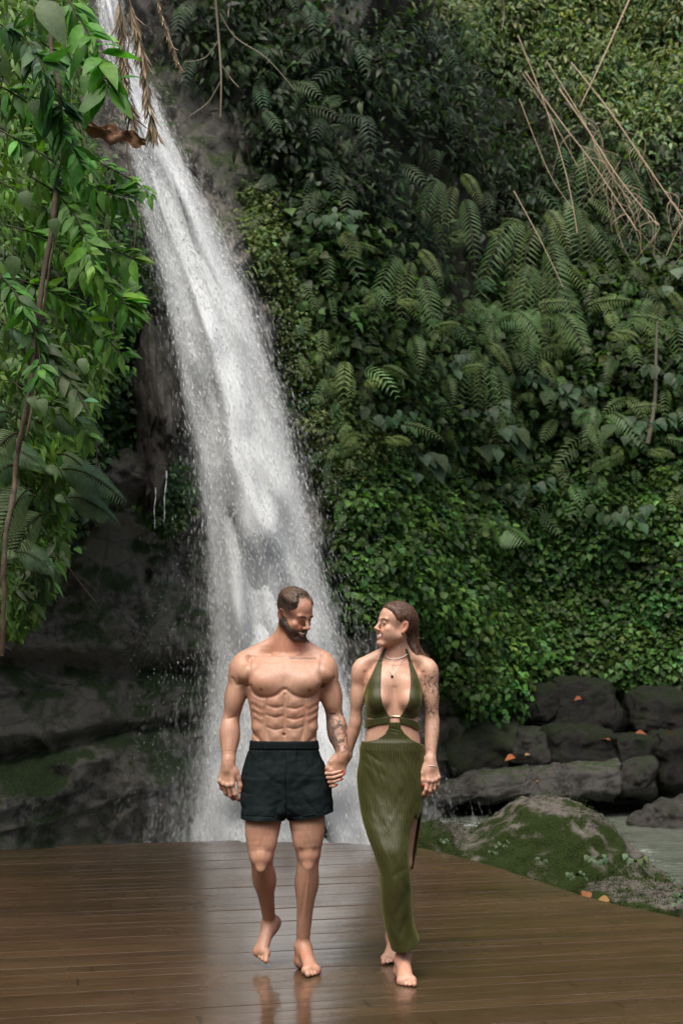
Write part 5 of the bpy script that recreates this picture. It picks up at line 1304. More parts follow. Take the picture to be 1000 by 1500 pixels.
    T = T + rg.normal(0, .10, T.shape); T /= np.linalg.norm(T, axis=1, keepdims=True)
    ln = rg.uniform(.02, .11, n) * np.where(np.abs(s) < 1, 1.0, .6); wd = rg.uniform(.0010, .0026, n) * np.where(np.abs(s) < 1, 1, .9)
    wd = wd * np.where(np.abs(s) > .8, .6, 1.0)
    # loose drips left of the falls, off the jutting rock and down the wall
    m = 300
    px = rg.normal(1, 1, m) * 0 + rg.choice([205, 222, 238, 247, 262, 275], m) + rg.normal(0, 7, m); py = rg.uniform(690, 1225, m)
    P2 = np.array([at(a, c, 13.6 + rg.uniform(0, 1.0)) for a, c in zip(px, py)])
    P = np.concatenate([P, P2]); T = np.concatenate([T, np.tile([0, 0, -1.0], (m, 1)) + rg.normal(0, .08, (m, 3))]); ln = np.concatenate([ln, rg.uniform(.008, .035, m)]); wd = np.concatenate([wd, rg.uniform(.0018, .0050, m)])
    m = 380   # spray thrown out to the right
    px = rg.normal(0, 1, m); py = rg.uniform(430, 1000, m); cxp = np.interp(py, _f[:, 1], _f[:, 0] + _f[:, 3]); px = cxp + np.abs(px) * 34
    P2 = np.array([at(a, c, 15.6 + rg.uniform(-.6, .8)) for a, c in zip(px, py)])
    P = np.concatenate([P, P2]); T = np.concatenate([T, np.tile([.15, 0, -1.0], (m, 1)) + rg.normal(0, .25, (m, 3))]); ln = np.concatenate([ln, rg.uniform(.006, .018, m)]); wd = np.concatenate([wd, rg.uniform(.0014, .0034, m)])
    n = len(P); u = np.cross(T, [0, 1, 0.1]); u /= np.linalg.norm(u, axis=1, keepdims=True) + 1e-9; w = np.cross(T, u)
    Vv = np.stack([P - T * ln[:, None] * .5, P + u * wd[:, None], P + w * wd[:, None], P - u * wd[:, None], P - w * wd[:, None], P + T * ln[:, None] * .5], 1).reshape(-1, 3)
    t = np.array([[0, 1, 2], [0, 2, 3], [0, 3, 4], [0, 4, 1], [5, 2, 1], [5, 3, 2], [5, 4, 3], [5, 1, 4]])
    T3 = (np.arange(n)[:, None, None] * 6 + t[None]).reshape(-1, 3)
    q = mesh_np('spray', Vv, None, T3, dm); tag(q, 'white drops and streaks of spray around the waterfall', 'spray', kind='stuff')
    # thin trickle off the jutting rock
    for k, (a, c, h) in enumerate(((242, 690, 75), (226, 715, 60))):
        pts = [at(a + 2 - q * (4 if k == 0 else 2) + .8 * math.sin(q * 9), c + q * h, 12.95) for q in np.linspace(0, 1, 12)]
        V, Q = tube(None, pts, np.linspace(.0045, .002, 12) * (1 if k == 0 else .7) * (1 + .6 * np.sin(np.arange(12) * 2.2)), None, None, (0, 0, 0), 6)
        o2 = mesh_np('water_trickle', V, Q, None, dm); tag(o2, 'thin white trickle dripping off the tip of the jutting rock' if k == 0 else 'shorter faint trickle beside the main trickle on the ivy', 'trickle')
build_fall()
# mist above the foot of the falls
def mist():
    m = bpy.data.materials.new('mist'); m.use_nodes = True; nt = m.node_tree
    nt.nodes.remove(nt.nodes['Principled BSDF']); v = nd(nt, 'ShaderNodeVolumePrincipled'); lk(nt, v.outputs[0], nt.nodes['Material Output'].inputs['Volume'])
    v.inputs['Color'].default_value = (.93, .95, .95, 1); 
    tc = nd(nt, 'ShaderNodeTexCoord'); ln = nd(nt, 'ShaderNodeVectorMath', operation='LENGTH'); dvs = nd(nt, 'ShaderNodeVectorMath', operation='DIVIDE'); dvs.inputs[1].default_value = (2.0, 1.5, 1.5); lk(nt, tc.outputs['Object'], dvs.inputs[0]); lk(nt, dvs.outputs[0], ln.inputs[0])
    fo = nd(nt, 'ShaderNodeMapRange', interpolation_type='SMOOTHSTEP', i_1=.10, i_2=1.0, i_3=.26, i_4=0.0); lk(nt, ln.outputs['Value'], fo.inputs[0])
    nn = nd(nt, 'ShaderNodeTexNoise', i_Scale=1.4, i_Detail=4.0); lk(nt, tc.outputs['Object'], nn.inputs[0]); nr = ramp(nt, [(.3, .35), (.7, 1.5)], nn.outputs[0])
    mm = nd(nt, 'ShaderNodeMath', operation='MULTIPLY'); lk(nt, fo.outputs[0], mm.inputs[0]); lk(nt, nr.outputs[0], mm.inputs[1]); lk(nt, mm.outputs[0], v.inputs['Density'])
    v.inputs['Anisotropy'].default_value = .2
    c = at(400, 1130, 14.6)
    o = boulder('mist', (c[0], 14.5, -.30), (2.7, 1.6, 2.0), 77, m, None, .15, (), 3)
    tag(o, 'white mist drifting at the foot of the waterfall', 'mist', kind='stuff')
mist()
def haze():
    m = bpy.data.materials.new('haze'); m.use_nodes = True; nt = m.node_tree
    nt.nodes.remove(nt.nodes['Principled BSDF']); v = nd(nt, 'ShaderNodeVolumePrincipled'); lk(nt, v.outputs[0], nt.nodes['Material Output'].inputs['Volume'])
    v.inputs['Color'].default_value = (.90, .95, .90, 1); v.inputs['Density'].default_value = .0011; v.inputs['Anisotropy'].default_value = .0
    x0, x1, y0, y1, z0, z1 = -61, 61, -41, 81, -2.8, 24.0
    V = [(x, y, z) for x in (x0, x1) for y in (y0, y1) for z in (z0, z1)]
    o = mesh_np('haze', V, [(0, 1, 3, 2), (4, 6, 7, 5), (0, 4, 5, 1), (2, 3, 7, 6), (0, 2, 6, 4), (1, 5, 7, 3)], None, m, None, smooth=False); tag(o, 'pale humid air in the gorge', 'haze', kind='stuff')
# ================================================================== plants
def leaf_mat(name, rough=.48, trans=.40, spec=.32):
    m, nt, b = mat(name)
    a = nd(nt, 'ShaderNodeVertexColor', layer_name='tint')
    n = nd(nt, 'ShaderNodeTexNoise', i_Scale=14.0, i_Detail=3.0); r = ramp(nt, [(.3, .72), (.7, 1.2)], n.outputs[0])
    mx = nd(nt, 'ShaderNodeMix', data_type='RGBA', blend_type='MULTIPLY'); mx.inputs[0].default_value = 1; lk(nt, a.outputs[0], mx.inputs[6]); lk(nt, r.outputs[0], mx.inputs[7])
    lk(nt, mx.outputs[2], b.inputs['Base Color']); b.inputs['Roughness'].default_value = rough; b.inputs['Specular IOR Level'].default_value = spec
    if trans:
        t = nd(nt, 'ShaderNodeBsdfTranslucent'); g = nd(nt, 'ShaderNodeMix', data_type='RGBA', blend_type='MULTIPLY'); g.inputs[0].default_value = 1; lk(nt, mx.outputs[2], g.inputs[6]); g.inputs[7].default_value = (1.3, 1.5, .6, 1)
        lk(nt, g.outputs[2], t.inputs[0]); ms = nd(nt, 'ShaderNodeMixShader'); ms.inputs[0].default_value = trans
        lk(nt, b.outputs[0], ms.inputs[1]); lk(nt, t.outputs[0], ms.inputs[2]); lk(nt, ms.outputs[0], nt.nodes['Material Output'].inputs[0])
    return m
LEAF = leaf_mat('leaf'); DRY = leaf_mat('dry_leaf', .8, .15, .2)
BARK = rock_mat('vine_bark', (.020, .014, .009), (.10, .072, .045), 0, .8, 14.0)
def unit(A): return A / (np.linalg.norm(A, axis=-1, keepdims=True) + 1e-9)
# leaf outlines: (along, half width) from base to tip
SHAPE = {'heart': [(0, .06), (.05, .26), (.16, .41), (.34, .46), (.55, .36), (.78, .17), (1, 0)], 'lance': [(0, .02), (.2, .15), (.42, .19), (.72, .12), (1, 0)], 'ivy': [(0, .18), (.25, .48), (.6, .36), (1, 0)], 'round': [(0, .08), (.2, .30), (.45, .36), (.78, .20), (1, 0)], 'blade': [(0, .05), (.3, .5), (.7, .4), (1, 0)], 'far': [(0, .2), (.4, .5), (1, 0)]}
def leaves(P, D, N, size, shape='heart', width=1.0, fold=.22, droop=.25, col=None, rg=None):
    """many leaves at once: base points P, directions D, upper-side normals N -> vertices, quads, tints"""
    prof = SHAPE[shape]; k = len(prof); n = len(P)
    D = unit(D); S = unit(np.cross(D, N)); N = np.cross(S, D)
    size = np.broadcast_to(np.asarray(size, float), (n,)); width = np.broadcast_to(np.asarray(width, float), (n,)); droop = np.broadcast_to(np.asarray(droop, float), (n,))
    V = np.zeros((n, k, 3, 3))
    for i, (t, w) in enumerate(prof):
        c = P + (D * t - N * (droop * t * t)[:, None]) * size[:, None]
        V[:, i, 1] = c
        for q, sg in ((0, -1), (2, 1)):
            V[:, i, q] = c + (S * sg * (w * width)[:, None] + N * (fold * w * width)[:, None]) * size[:, None]
    V = V.reshape(n, k * 3, 3)
    q = []
    for i in range(k - 1):
        for s in (0, 1): q.append([i * 3 + s, i * 3 + s + 1, i * 3 + s + 4, i * 3 + s + 3])
    Q = (np.arange(n)[:, None, None] * k * 3 + np.array(q)[None]).reshape(-1, 4)
    C = np.repeat(np.asarray(col, float).reshape(n, 3), k * 3, axis=0)
    return V.reshape(-1, 3), Q, C
def join(parts):
    V, Q, C, b = [], [], [], 0
    for v, q, c in parts: V.append(v); Q.append(q + b); C.append(c); b += len(v)
    return np.concatenate(V), np.concatenate(Q), np.concatenate(C)
def tint(n, base, rg, var=.35, hue=.15):
    f = np.exp(rg.normal(0, var, n))[:, None]; h = rg.normal(0, hue, n)[:, None]
    return np.clip(np.asarray(base)[None] * f * (1 + h * np.array([1.0, .1, -.4])), .002, .6)
G_DARK, G_MID, G_FRESH, G_YEL, G_GREY = (.034, .066, .016), (.064, .138, .028), (.100, .205, .030), (.085, .16, .032), (.115, .155, .10)

# ---- the green skin of the right wall
def in_poly(px, py, poly):
    P = np.array(poly, float); ins = np.zeros(len(px), bool)
    for i in range(len(P)):
        a, b = P[i], P[(i + 1) % len(P)]
        c = ((a[1] <= py) & (py < b[1])) | ((b[1] <= py) & (py < a[1]))
        ins ^= c & (px < a[0] + (py - a[1]) / (b[1] - a[1] + 1e-9) * (b[0] - a[0]))
    return ins
def cliff_points(px, py, off):
    A = np.stack([at(a, b, 1.0) for a, b in zip(px, py)]) - np.array([0, 0, CAM_H])
    Y = np.full(len(px), 9.0); done = np.zeros(len(px), bool)
    for k in range(260):
        x, z = A[:, 0] * Y, CAM_H + A[:, 2] * Y
        hit = Y > cliff_at(x, z) - off
        done |= hit
        Y = np.where(done, Y, Y + .09)
    return A * Y[:, None] + np.array([0, 0, CAM_H])
def foliage_skin(name, label, polys, n_clump, per, size, base, shape='ivy', seed=1, off=0.02, clump_r=(.18, .42), gaps=None, kind='stuff', hang=.55, cat='ivy', thin=1.0, cols=None):
    rg = np.random.default_rng(seed)
    bb = np.array([p for q in polys for p in q]); lo, hi = bb.min(0), bb.max(0)
    cx, cy = rg.uniform(lo[0], hi[0], n_clump * 6), rg.uniform(lo[1], hi[1], n_clump * 6)
    ok = np.zeros(len(cx), bool)
    for q in polys: ok |= in_poly(cx, cy, q)
    cx, cy = cx[ok][:n_clump], cy[ok][:n_clump]
    C = cliff_points(cx, cy, off)
    if gaps is not None: C = C[fbm(C * (1, .4, 1), .75, 3, seed) > gaps]
    m = len(C)
    r = rg.uniform(*clump_r, m)
    cid = np.repeat(np.arange(m), per)
    U = unit(rg.normal(0, 1, (m * per, 3))); U[:, 1] = -np.abs(U[:, 1])
    rad = r[cid] * rg.uniform(.45, 1.0, m * per) ** .6
    P = C[cid] + U * (rad * 1.0)[:, None] * np.array([1.15, .75, 1.0])
    nrmv = unit(U + np.array([0, -.45, .75]) + rg.normal(0, .28, U.shape))
    D = unit(rg.normal(0, .45, U.shape) + U * .55 + np.array([0, -.25, -hang]))
    cb = tint(m, base, rg, .30, .18)
    if cols is not None:
        pick = rg.random(m); 
        for pr, c in cols: cb[pick < pr] = tint((pick < pr).sum(), c, rg, .25, .15); pick[pick < pr] = 2
    col = cb[cid] * np.exp(rg.normal(0, .28, m * per))[:, None]
    s = rg.uniform(.6, 1.35, m * per) * size
    v = leaves(P, D, nrmv, s, shape, rg.uniform(.75, 1.15, m * per), .2, rg.uniform(.05, .5, m * per), np.clip(col, .002, .4))
    o = mesh_np(name, v[0], v[1], None, LEAF, None, colors=v[2])
    return tag(o, label, cat, kind=kind)
W_IVY = [(505, 735), (560, 690), (640, 720), (740, 760), (850, 720), (1010, 690), (1010, 1060), (965, 1035), (930, 1050), (905, 985), (860, 1000), (820, 985), (770, 1035), (735, 1040), (700, 1015), (660, 1005), (640, 915), (560, 870), (525, 900)]
foliage_skin('ivy', 'dense small-leaved ivy curtain hanging over the ledge behind the woman', [W_IVY], 1100, 34, .085, G_MID, 'ivy', 101, .30, (.18, .40), cols=[(.25, G_DARK), (.25, (.036, .095, .026)), (.14, G_FRESH)])
W_STRIP = [(362, 285), (392, 280), (420, 380), (470, 480), (540, 560), (600, 620), (640, 700), (620, 740), (560, 800), (560, 880), (530, 905), (505, 860), (480, 740), (455, 640), (425, 540), (395, 430), (370, 360)]
foliage_skin('creeper', 'pale green mossy creeper running down the rock along the right side of the waterfall', [W_STRIP], 800, 36, .052, (.13, .19, .060), 'ivy', 102, .02, (.10, .26), cat='creeper', cols=[(.35, (.125, .165, .048)), (.2, G_DARK)])  # pale green of its own, with spray haze put into the brighter tint
W_MID = [(400, 300), (470, 330), (560, 360), (640, 430), (760, 420), (870, 380), (1010, 350), (1010, 720), (850, 740), (740, 770), (640, 720), (560, 620), (500, 540), (440, 450)]
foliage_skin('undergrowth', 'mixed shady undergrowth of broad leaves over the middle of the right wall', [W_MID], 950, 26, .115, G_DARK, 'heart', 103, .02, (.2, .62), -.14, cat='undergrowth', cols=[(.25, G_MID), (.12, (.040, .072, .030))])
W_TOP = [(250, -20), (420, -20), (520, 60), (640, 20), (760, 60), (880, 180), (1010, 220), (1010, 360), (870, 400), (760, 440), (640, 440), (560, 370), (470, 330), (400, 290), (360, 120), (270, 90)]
foliage_skin('foliage', 'dark shaded foliage over the overhang above the waterfall', [W_TOP], 700, 26, .14, (.018, .036, .011), 'lance', 104, .02, (.25, .7), -.55, cat='foliage', cols=[(.25, G_DARK), (.08, G_MID)])  # the shade of the overhang is put into these dark greens
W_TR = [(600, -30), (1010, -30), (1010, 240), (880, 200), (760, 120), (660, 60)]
foliage_skin('shrubbery', 'sunlit shrubbery crowning the cliff at the upper right', [W_TR], 620, 26, .135, (.15, .215, .080), 'lance', 105, .02, (.28, .6), cat='shrubbery', cols=[(.35, (.18, .235, .105)), (.2, (.06, .11, .03))])  # sunlight and haze are put into these paler greens
W_LIVY = [(190, 380), (205, 440), (196, 520), (172, 600), (205, 690), (180, 720), (150, 690), (120, 760), (60, 800), (-20, 860), (-20, 120), (60, 100), (140, 260)]
foliage_skin('ivy', 'small-leaved ivy clinging to the shaded rock left of the waterfall', [W_LIVY], 700, 36, .070, (.030, .070, .022), 'ivy', 106, .95, (.14, .32), cols=[(.30, G_MID), (.2, (.045, .090, .026))])
foliage_skin('ivy', 'patch of pale ivy hanging below the jutting wet rock beside the trickle', [[(218, 690), (268, 690), (272, 760), (240, 775), (215, 760)]], 40, 40, .060, (.075, .14, .05), 'ivy', 107, .02, (.10, .18))
W_LOW = [(640, 1000), (700, 990), (760, 1020), (820, 965), (930, 1030), (1000, 1030), (1000, 1060), (640, 1060)]
foliage_skin('weeds', 'sparse small plants rooted in the cracks of the dark ledge', [W_LOW], 36, 20, .07, G_MID, 'ivy', 108, .02, (.08, .16), cat='weeds')

# ---- ferns: arching fronds of paired leaflets
def fern_mesh(name, seed, nf=7, L=.9, spread=1.0, down=.5, npn=20, base=G_MID, wid=.20, upw=.45):
    rg = np.random.default_rng(seed); parts = []
    for f in range(nf):
        a = (f + .5) / nf * 2 - 1 + rg.normal(0, .2)
        l = L * rg.uniform(.55, 1.15)
        b0 = np.array([a * spread * .30, rg.uniform(-.08, .08), rg.normal(0, .10)]) * L
        out = np.array([a * spread * .75 + rg.normal(0, .22), -rg.uniform(.35, .7), upw * rg.uniform(.3, 1.6)])
        t = np.linspace(0, 1, npn + 4)
        C = b0[None] + out[None] * (t * l)[:, None] + np.array([0, 0, -1.0])[None] * (down * rg.uniform(.6, 1.15) * l * t ** 1.7)[:, None] + rg.normal(0, .01, 3) * t[:, None]
        T = unit(np.gradient(C, axis=0)); S = unit(np.cross(T, [0, -1.0, .35])); Nn = np.cross(S, T); Nn = Nn * np.sign((Nn @ np.array([0, -1, .5])))[:, None]
        k = np.arange(3, npn + 4); tt = t[k]
        lw = wid * l * np.clip(np.sin(np.pi * np.clip(tt * .86 + .13, 0, 1)), .05, 1) ** .8
        cb = tint(1, base, rg, .2, .12)
        for sg in (-1, 1):
            D = S[k] * sg + T[k] * .45 - Nn[k] * .12 - np.array([0, 0, .15])
            parts.append(leaves(C[k], D, Nn[k], lw, 'blade', .115, .1, .3, np.repeat(cb, len(k), 0) * rg.uniform(.85, 1.15, (len(k), 1))))
        V, Q = tube(None, C[::2], np.linspace(.006, .002, len(C[::2])), None, None, (0, 0, 0), 3)
        parts.append((V, Q, np.tile((.06, .06, .022), (len(V), 1))))
    V, Q, C = join(parts)
    return mesh_np(name, V, Q, None, LEAF, None, colors=C)
def broad_mesh(name, seed, nl=9, size=.26, shape='heart', base=G_MID, stem=.45, lobed=False):
    rg = np.random.default_rng(seed); parts = []
    for i in range(nl):
        a = rg.uniform(-1.5, 1.5); up = rg.uniform(-.2, .9); l = stem * rg.uniform(.5, 1.1)
        tip = np.array([math.sin(a) * l, -abs(math.cos(a)) * l * .7 - .05, up * l])
        pts = np.array(spline([np.zeros(3), tip * .6 + [0, 0, .08 * l], tip], 4))
        V, Q = tube(None, pts, np.linspace(.006, .003, len(pts)), None, None, (0, 0, 0), 4); parts.append((V, Q, np.tile((.045, .07, .022), (len(V), 1))))
        d = unit(np.array([[math.sin(a) * .6, -.45, -.75 + rg.normal(0, .2)]])); nn = unit(np.array([[math.sin(a) * .3, -.75, .75]]) + rg.normal(0, .2, (1, 3)))
        parts.append(leaves(tip[None], d, nn, size * rg.uniform(.6, 1.2), shape, rg.uniform(.85, 1.1), .14, .25, tint(1, base, rg, .22, .12)))
    V, Q, C = join(parts[0::2]); o = mesh_np(name, V, Q, None, LEAF, None, colors=C)
    V, Q, C = join(parts[1::2]); mesh_np('foliage', V, Q, None, LEAF, o, colors=C); return o
def place(o, p, label, cat, group=None, s=1.0, rz=0.0):
    o.location = [float(c) for c in p]; o.scale = (s,) * 3; o.rotation_euler = (0, 0, rz)
    return tag(o, label, cat, group)
def clone(src, p, label, cat, group=None, s=1.0, rz=0.0):
    o = src.copy(); COL.objects.link(o)
    for ch in src.children:
        c = ch.copy(); COL.objects.link(c); c.parent = o
    return place(o, p, label, cat, group, s, rz)
FA = fern_mesh('fern', 201, 8, .80, 1.2, .85, 15, (.125, .20, .068), .18, .40); FB = fern_mesh('fern', 202, 6, 1.0, .7, 1.2, 18, (.12, .18, .055), .15, .15); FC = fern_mesh('fern', 203, 7, .6, 1.2, .75, 13, (.14, .22, .066), .19, .40)
FERNS = [(FA, 800, 500, 1.05, 'big pale fern arching from the cliff, right of the hanging fern curtain'), (FC, 868, 522, 1.1, 'bright fern with drooping tips under the dry bamboo stems'), (FA, 738, 492, .85, 'fern left of the big pale fern on the cliff'),
         (FB, 772, 360, 1.15, 'long hanging fern below the leaning bamboo stems'), (FB, 790, 425, 1.0, 'lower fern of the hanging pair below the bamboo'), (FB, 592, 410, .75, 'narrow fern hanging in the dark gap right of the creeper'), (FC, 700, 372, .7, 'small dim fern in the shaded hollow of the cliff'),
         (FB, 880, 250, 1.1, 'greyish fern hanging among the dry bamboo stems'), (FC, 520, 590, .7, 'fern at the edge of the pale creeper, high above the woman'), (FC, 545, 672, .75, 'fern beside the pale creeper, directly above the woman'), (FA, 590, 530, .7, 'fern in the shade between the creeper and the broad leaves'),
         (FA, 640, 585, .6, 'small fern above the broad grey leaves'), (FC, 930, 690, .8, 'fern over the ivy near the right edge'), (FA, 880, 640, .8, 'fern above the ivy, below the thin pale trunk'), (FB, 958, 470, .8, 'dark fern beside the thin pale trunk'), (FB, 655, 300, .8, 'dark fern high in the shaded overhang'),
         (FC, 482, 400, .55, 'small pale fern at the top of the creeper by the falls'), (FB, 840, 330, .9, 'fern hanging below the tips of the dry bamboo'), (FC, 565, 470, .6, 'small fern above the creeper in the middle of the cliff'), (FB, 700, 545, .7, 'shaded fern between the two fern groups')]
for k, (src, px, py, s, lb) in enumerate(FERNS):
    p = on_cliff(px, py - 26, .8); s *= 1.5
    (place if src.get('label') is None else clone)(src, p, lb, 'fern', 'ferns growing on the cliff', s, random.uniform(-.4, .4))
BA = broad_mesh('broadleaf_plant', 211, 16, .22, 'heart', (.058, .105, .052)); BB_ = broad_mesh('broadleaf_plant', 212, 18, .18, 'round', (.040, .085, .034)); BC = broad_mesh('broadleaf_plant', 213, 14, .25, 'heart', (.072, .118, .062))
BROAD = [(BC, 715, 655, 1.0, 'plant with large grey-green leaves in the middle of the wall'), (BA, 690, 625, .9, 'plant with grey heart-shaped leaves above the large grey-green one'), (BC, 605, 690, .8, 'broad leaf plant low on the wall, left of the bright spreading leaf'), (BA, 760, 730, .8, 'broad leaf plant above the ivy, right of the bright spreading leaf'),
         (BB_, 640, 540, .9, 'dim broad leaf plant below the narrow hanging fern'), (BB_, 905, 760, 1.0, 'glossy broad leaf plant in the ivy near the right edge'), (BA, 930, 640, .9, 'pale broad leaf plant beneath the thin pale trunk'), (BB_, 560, 620, .8, 'broad leaf plant at the edge of the creeper'), (BC, 985, 420, .9, 'pale leafy plant at the right edge below the bamboo tips'),
         (BB_, 985, 560, 1.0, 'dark broad leaf plant at the right edge of the wall'), (BA, 830, 590, .8, 'broad leaf plant under the bright fern'), (BB_, 480, 330, .8, 'dim plant in the shade right of the top of the creeper'), (BB_, 760, 560, .8, 'broad leaf plant under the big pale fern')]
for src, px, py, s, lb in BROAD:
    p = on_cliff(px, py, .5); s *= 1.1
    (place if src.get('label') is None else clone)(src, p, lb, 'plant', 'broad leaved plants on the cliff', s, random.uniform(-.4, .4))
o = fern_mesh('palm_seedling', 214, 3, .95, .8, .45, 11, (.085, .16, .045), .34, .1); place(o, on_cliff(712, 768, .5), 'bright green spreading feather leaf above the ivy behind the woman', 'seedling', None, 1.0, .5)

# ---- dry bamboo leaning over the upper right
BAM = solid('dry_bamboo', (.30, .225, .145), .6)
BAMBOO = [([(925, -10), (885, 80), (848, 158)], 4.5, 'thick reddish bamboo stem leaning the other way across the upper right'), ([(758, 52), (785, 120), (811, 195), (832, 270), (845, 342)], 3.0, 'pale thin bamboo stem, leftmost and steepest of the bundle'), ([(768, 105), (822, 180), (868, 240), (930, 335)], 3.6, 'bamboo stem ending at the tangle of drooping twigs'),
          ([(818, 130), (860, 190), (905, 260), (962, 330)], 4.2, 'thick bamboo stem in the middle of the leaning bundle'), ([(836, 92), (890, 160), (945, 240), (1003, 325)], 4.0, 'long bamboo stem on the upper side of the bundle, reaching the right edge'), ([(765, 108), (805, 170), (846, 245)], 2.2, 'short thin bamboo stem beside the pale one'), ([(760, 145), (802, 250), (838, 306)], 2.0, 'thin bent stem under the leaning bundle'),
          ([(752, 280), (790, 350), (824, 420)], 2.6, 'dead stalk sloping down below the bundle'), ([(1002, 320), (988, 345), (975, 374)], 2.2, 'short broken stem end at the right edge'), ([(800, 90), (850, 170), (885, 240), (925, 300)], 2.8, 'thin bamboo stem lying on the thick middle one')]
for k, (pl, r, lb) in enumerate(BAMBOO):
    P = [on_cliff(px, py, .9)  for px, py in pl]; Y = np.linspace(P[0][1], P[-1][1] - .6, len(P)) - .3
    P = [at(px, py, y) for (px, py), y in zip(pl, Y)]
    S = np.array(spline(P, 7)); rr = np.linspace(1, .5, len(S)) * r * Y.mean() / FPX * .36; rr = rr * (1 + .14 * (np.arange(len(S)) % 7 == 0))
    o = tube('bamboo_stem', S - S[0], rr, BAM, None, (0, 0, 0), 7); place(o, S[0], lb, 'bamboo', 'dry bamboo stems at the upper right')
    if k in (2, 3, 4, 9):
        rg = np.random.default_rng(300 + k)
        for q in range(14):
            i = rg.integers(len(S) // 3, len(S)); b0 = S[i] - S[0]; l = rg.uniform(.3, .9)
            tube('twig', spline([b0, b0 + np.array([rg.normal(.12, .15), -.1, -.25]) * l, b0 + np.array([rg.normal(.1, .3), -.15, -1]) * l], 4), np.linspace(.008, .003, 9), BAM, o, (0, 0, 0), 4)
# thin pale trunk on the right wall, hanging roots and twigs
p = on_cliff(960, 640, .3); T = [at(px, py, p[1] - .2) for px, py in ((962, 470), (960, 520), (959, 575), (955, 612), (948, 650))]
o = tube('sapling_trunk', np.array(spline(T, 5)) - T[-1], np.linspace(.02, .035, 21), solid('pale_bark', (.16, .145, .11), .8), None, (0, 0, 0), 7); place(o, T[-1], 'thin pale sapling trunk on the shaded wall near the right edge', 'sapling')
ROOT = solid('pale_root', (.17, .145, .10), .8)
def twig_set(name, lines, Y, r0, m, label, cat, group=None):
    main = lines[0]; o0 = at(*main[0], Y); root = None
    for k, pl in enumerate(lines):
        pts = np.array(spline([at(a, b, Y + .06 * k + .05 * math.sin(i * 1.7)) for i, (a, b) in enumerate(pl)], 5)) - o0
        rr = np.linspace(1, .4, len(pts)) * r0 * (1 if k == 0 else .6)
        o = tube(name if k == 0 else 'side_twig', pts, rr, m, root, (0, 0, 0), 6)
        if k == 0: root = o
    root.location = [float(c) for c in o0]; return tag(root, label, cat, group)
twig_set('hanging_root', [[(315, -10), (320, 50), (324, 110), (323, 172)], [(322, 58), (300, 85), (270, 91)], [(322, 20), (345, 55), (390, 85), (432, 132)], [(323, 120), (305, 150), (278, 170)], [(324, 95), (338, 115), (350, 128)], [(342, -5), (336, 10), (334, 25)]], 12.5, .014, ROOT, 'pale forked root dangling at the top, right of the waterfall head', 'root')
twig_set('hanging_root', [[(228, -8), (243, 40), (254, 70), (263, 96)], [(238, 25), (246, 40), (249, 60)]], 11.5, .010, ROOT, 'thin dark hanging root between the dead fronds and the pale forked root', 'root')
twig_set('hanging_root', [[(735, -10), (738, 20), (734, 45)], [(250, 0), (251, 10), (250, 32)]][:1], 14, .010, ROOT, 'short hanging root end at the top above the bamboo', 'root')
twig_set('dry_twig', [[(78, 805), (108, 842), (140, 882)], [(100, 832), (125, 852), (143, 866)], [(92, 822), (80, 850), (66, 882), (66, 912), (75, 918)], [(118, 852), (121, 870), (122, 884)]], 8.2, .006, BARK, 'bare forked twig sticking out under the left foliage', 'twig')
twig_set('dry_twig', [[(-5, 888), (5, 905), (15, 932)], [(-5, 940), (5, 946), (18, 953)]], 8.0, .006, BARK, 'broken bare twig at the left edge below the foliage', 'twig')

# ---- foliage hanging into the picture on the left, close to the camera
def bank():
    o = boulder('bank', (-6.3, 9.0, 5.6), (2.6, 3.4, 3.6), 60, ROCK_SOIL, None, .18, (), 5); tag(o, 'dark earth bank that carries the hanging plants on the left', 'bank', kind='structure')
bank()
def branch_mesh(name, p0, pl, seed, nl, size, shape, base, r0=.005, Y=7.0, wid=1.0, droop=.35, ysp=.25):
    """a leafy shoot: stem through picture points pl, leaves alternating along it"""
    rg = np.random.default_rng(seed)
    P = np.array(spline([at(a, b, Y + rg.normal(0, .05) - ysp * i / max(1, len(pl) - 1)) for i, (a, b) in enumerate(pl)], 8))
    o0 = P[0].copy(); P = P - o0
    V, Q = tube(None, P, np.linspace(r0, r0 * .35, len(P)), None, None, (0, 0, 0), 5); parts = [(V, Q, np.tile((.055, .050, .024), (len(V), 1)))]
    t = np.sort(rg.uniform(.12, 1.0, nl)); k = np.clip((t * (len(P) - 1)).astype(int), 0, len(P) - 1)
    T = unit(np.gradient(P, axis=0))[k]; S = unit(np.cross(T, [0, 1.0, 0.1])); sg = np.where(np.arange(nl) % 2 == 0, 1, -1)[:, None]
    D = T * .55 + S * sg * rg.uniform(.3, .9, (nl, 1)) + np.array([0, -.15, -.25]) + rg.normal(0, .22, (nl, 3))
    Nn = np.array([0, -.55, .85])[None] + rg.normal(0, .35, (nl, 3))
    s = size * rg.uniform(.6, 1.25, nl)
    parts.append(leaves(P[k] + D * .01, D, Nn, s, shape, rg.uniform(.8, 1.1, nl) * wid, .16, rg.uniform(.05, .45, nl) + droop * .3, tint(nl, base, rg, .28, .15)))
    o = mesh_np(name, parts[0][0], parts[0][1], None, LEAF, None, colors=parts[0][2]); o.location = [float(c) for c in o0]
    mesh_np('foliage', parts[1][0], parts[1][1], None, LEAF, o, colors=parts[1][2]); return o
rgB = np.random.default_rng(77)
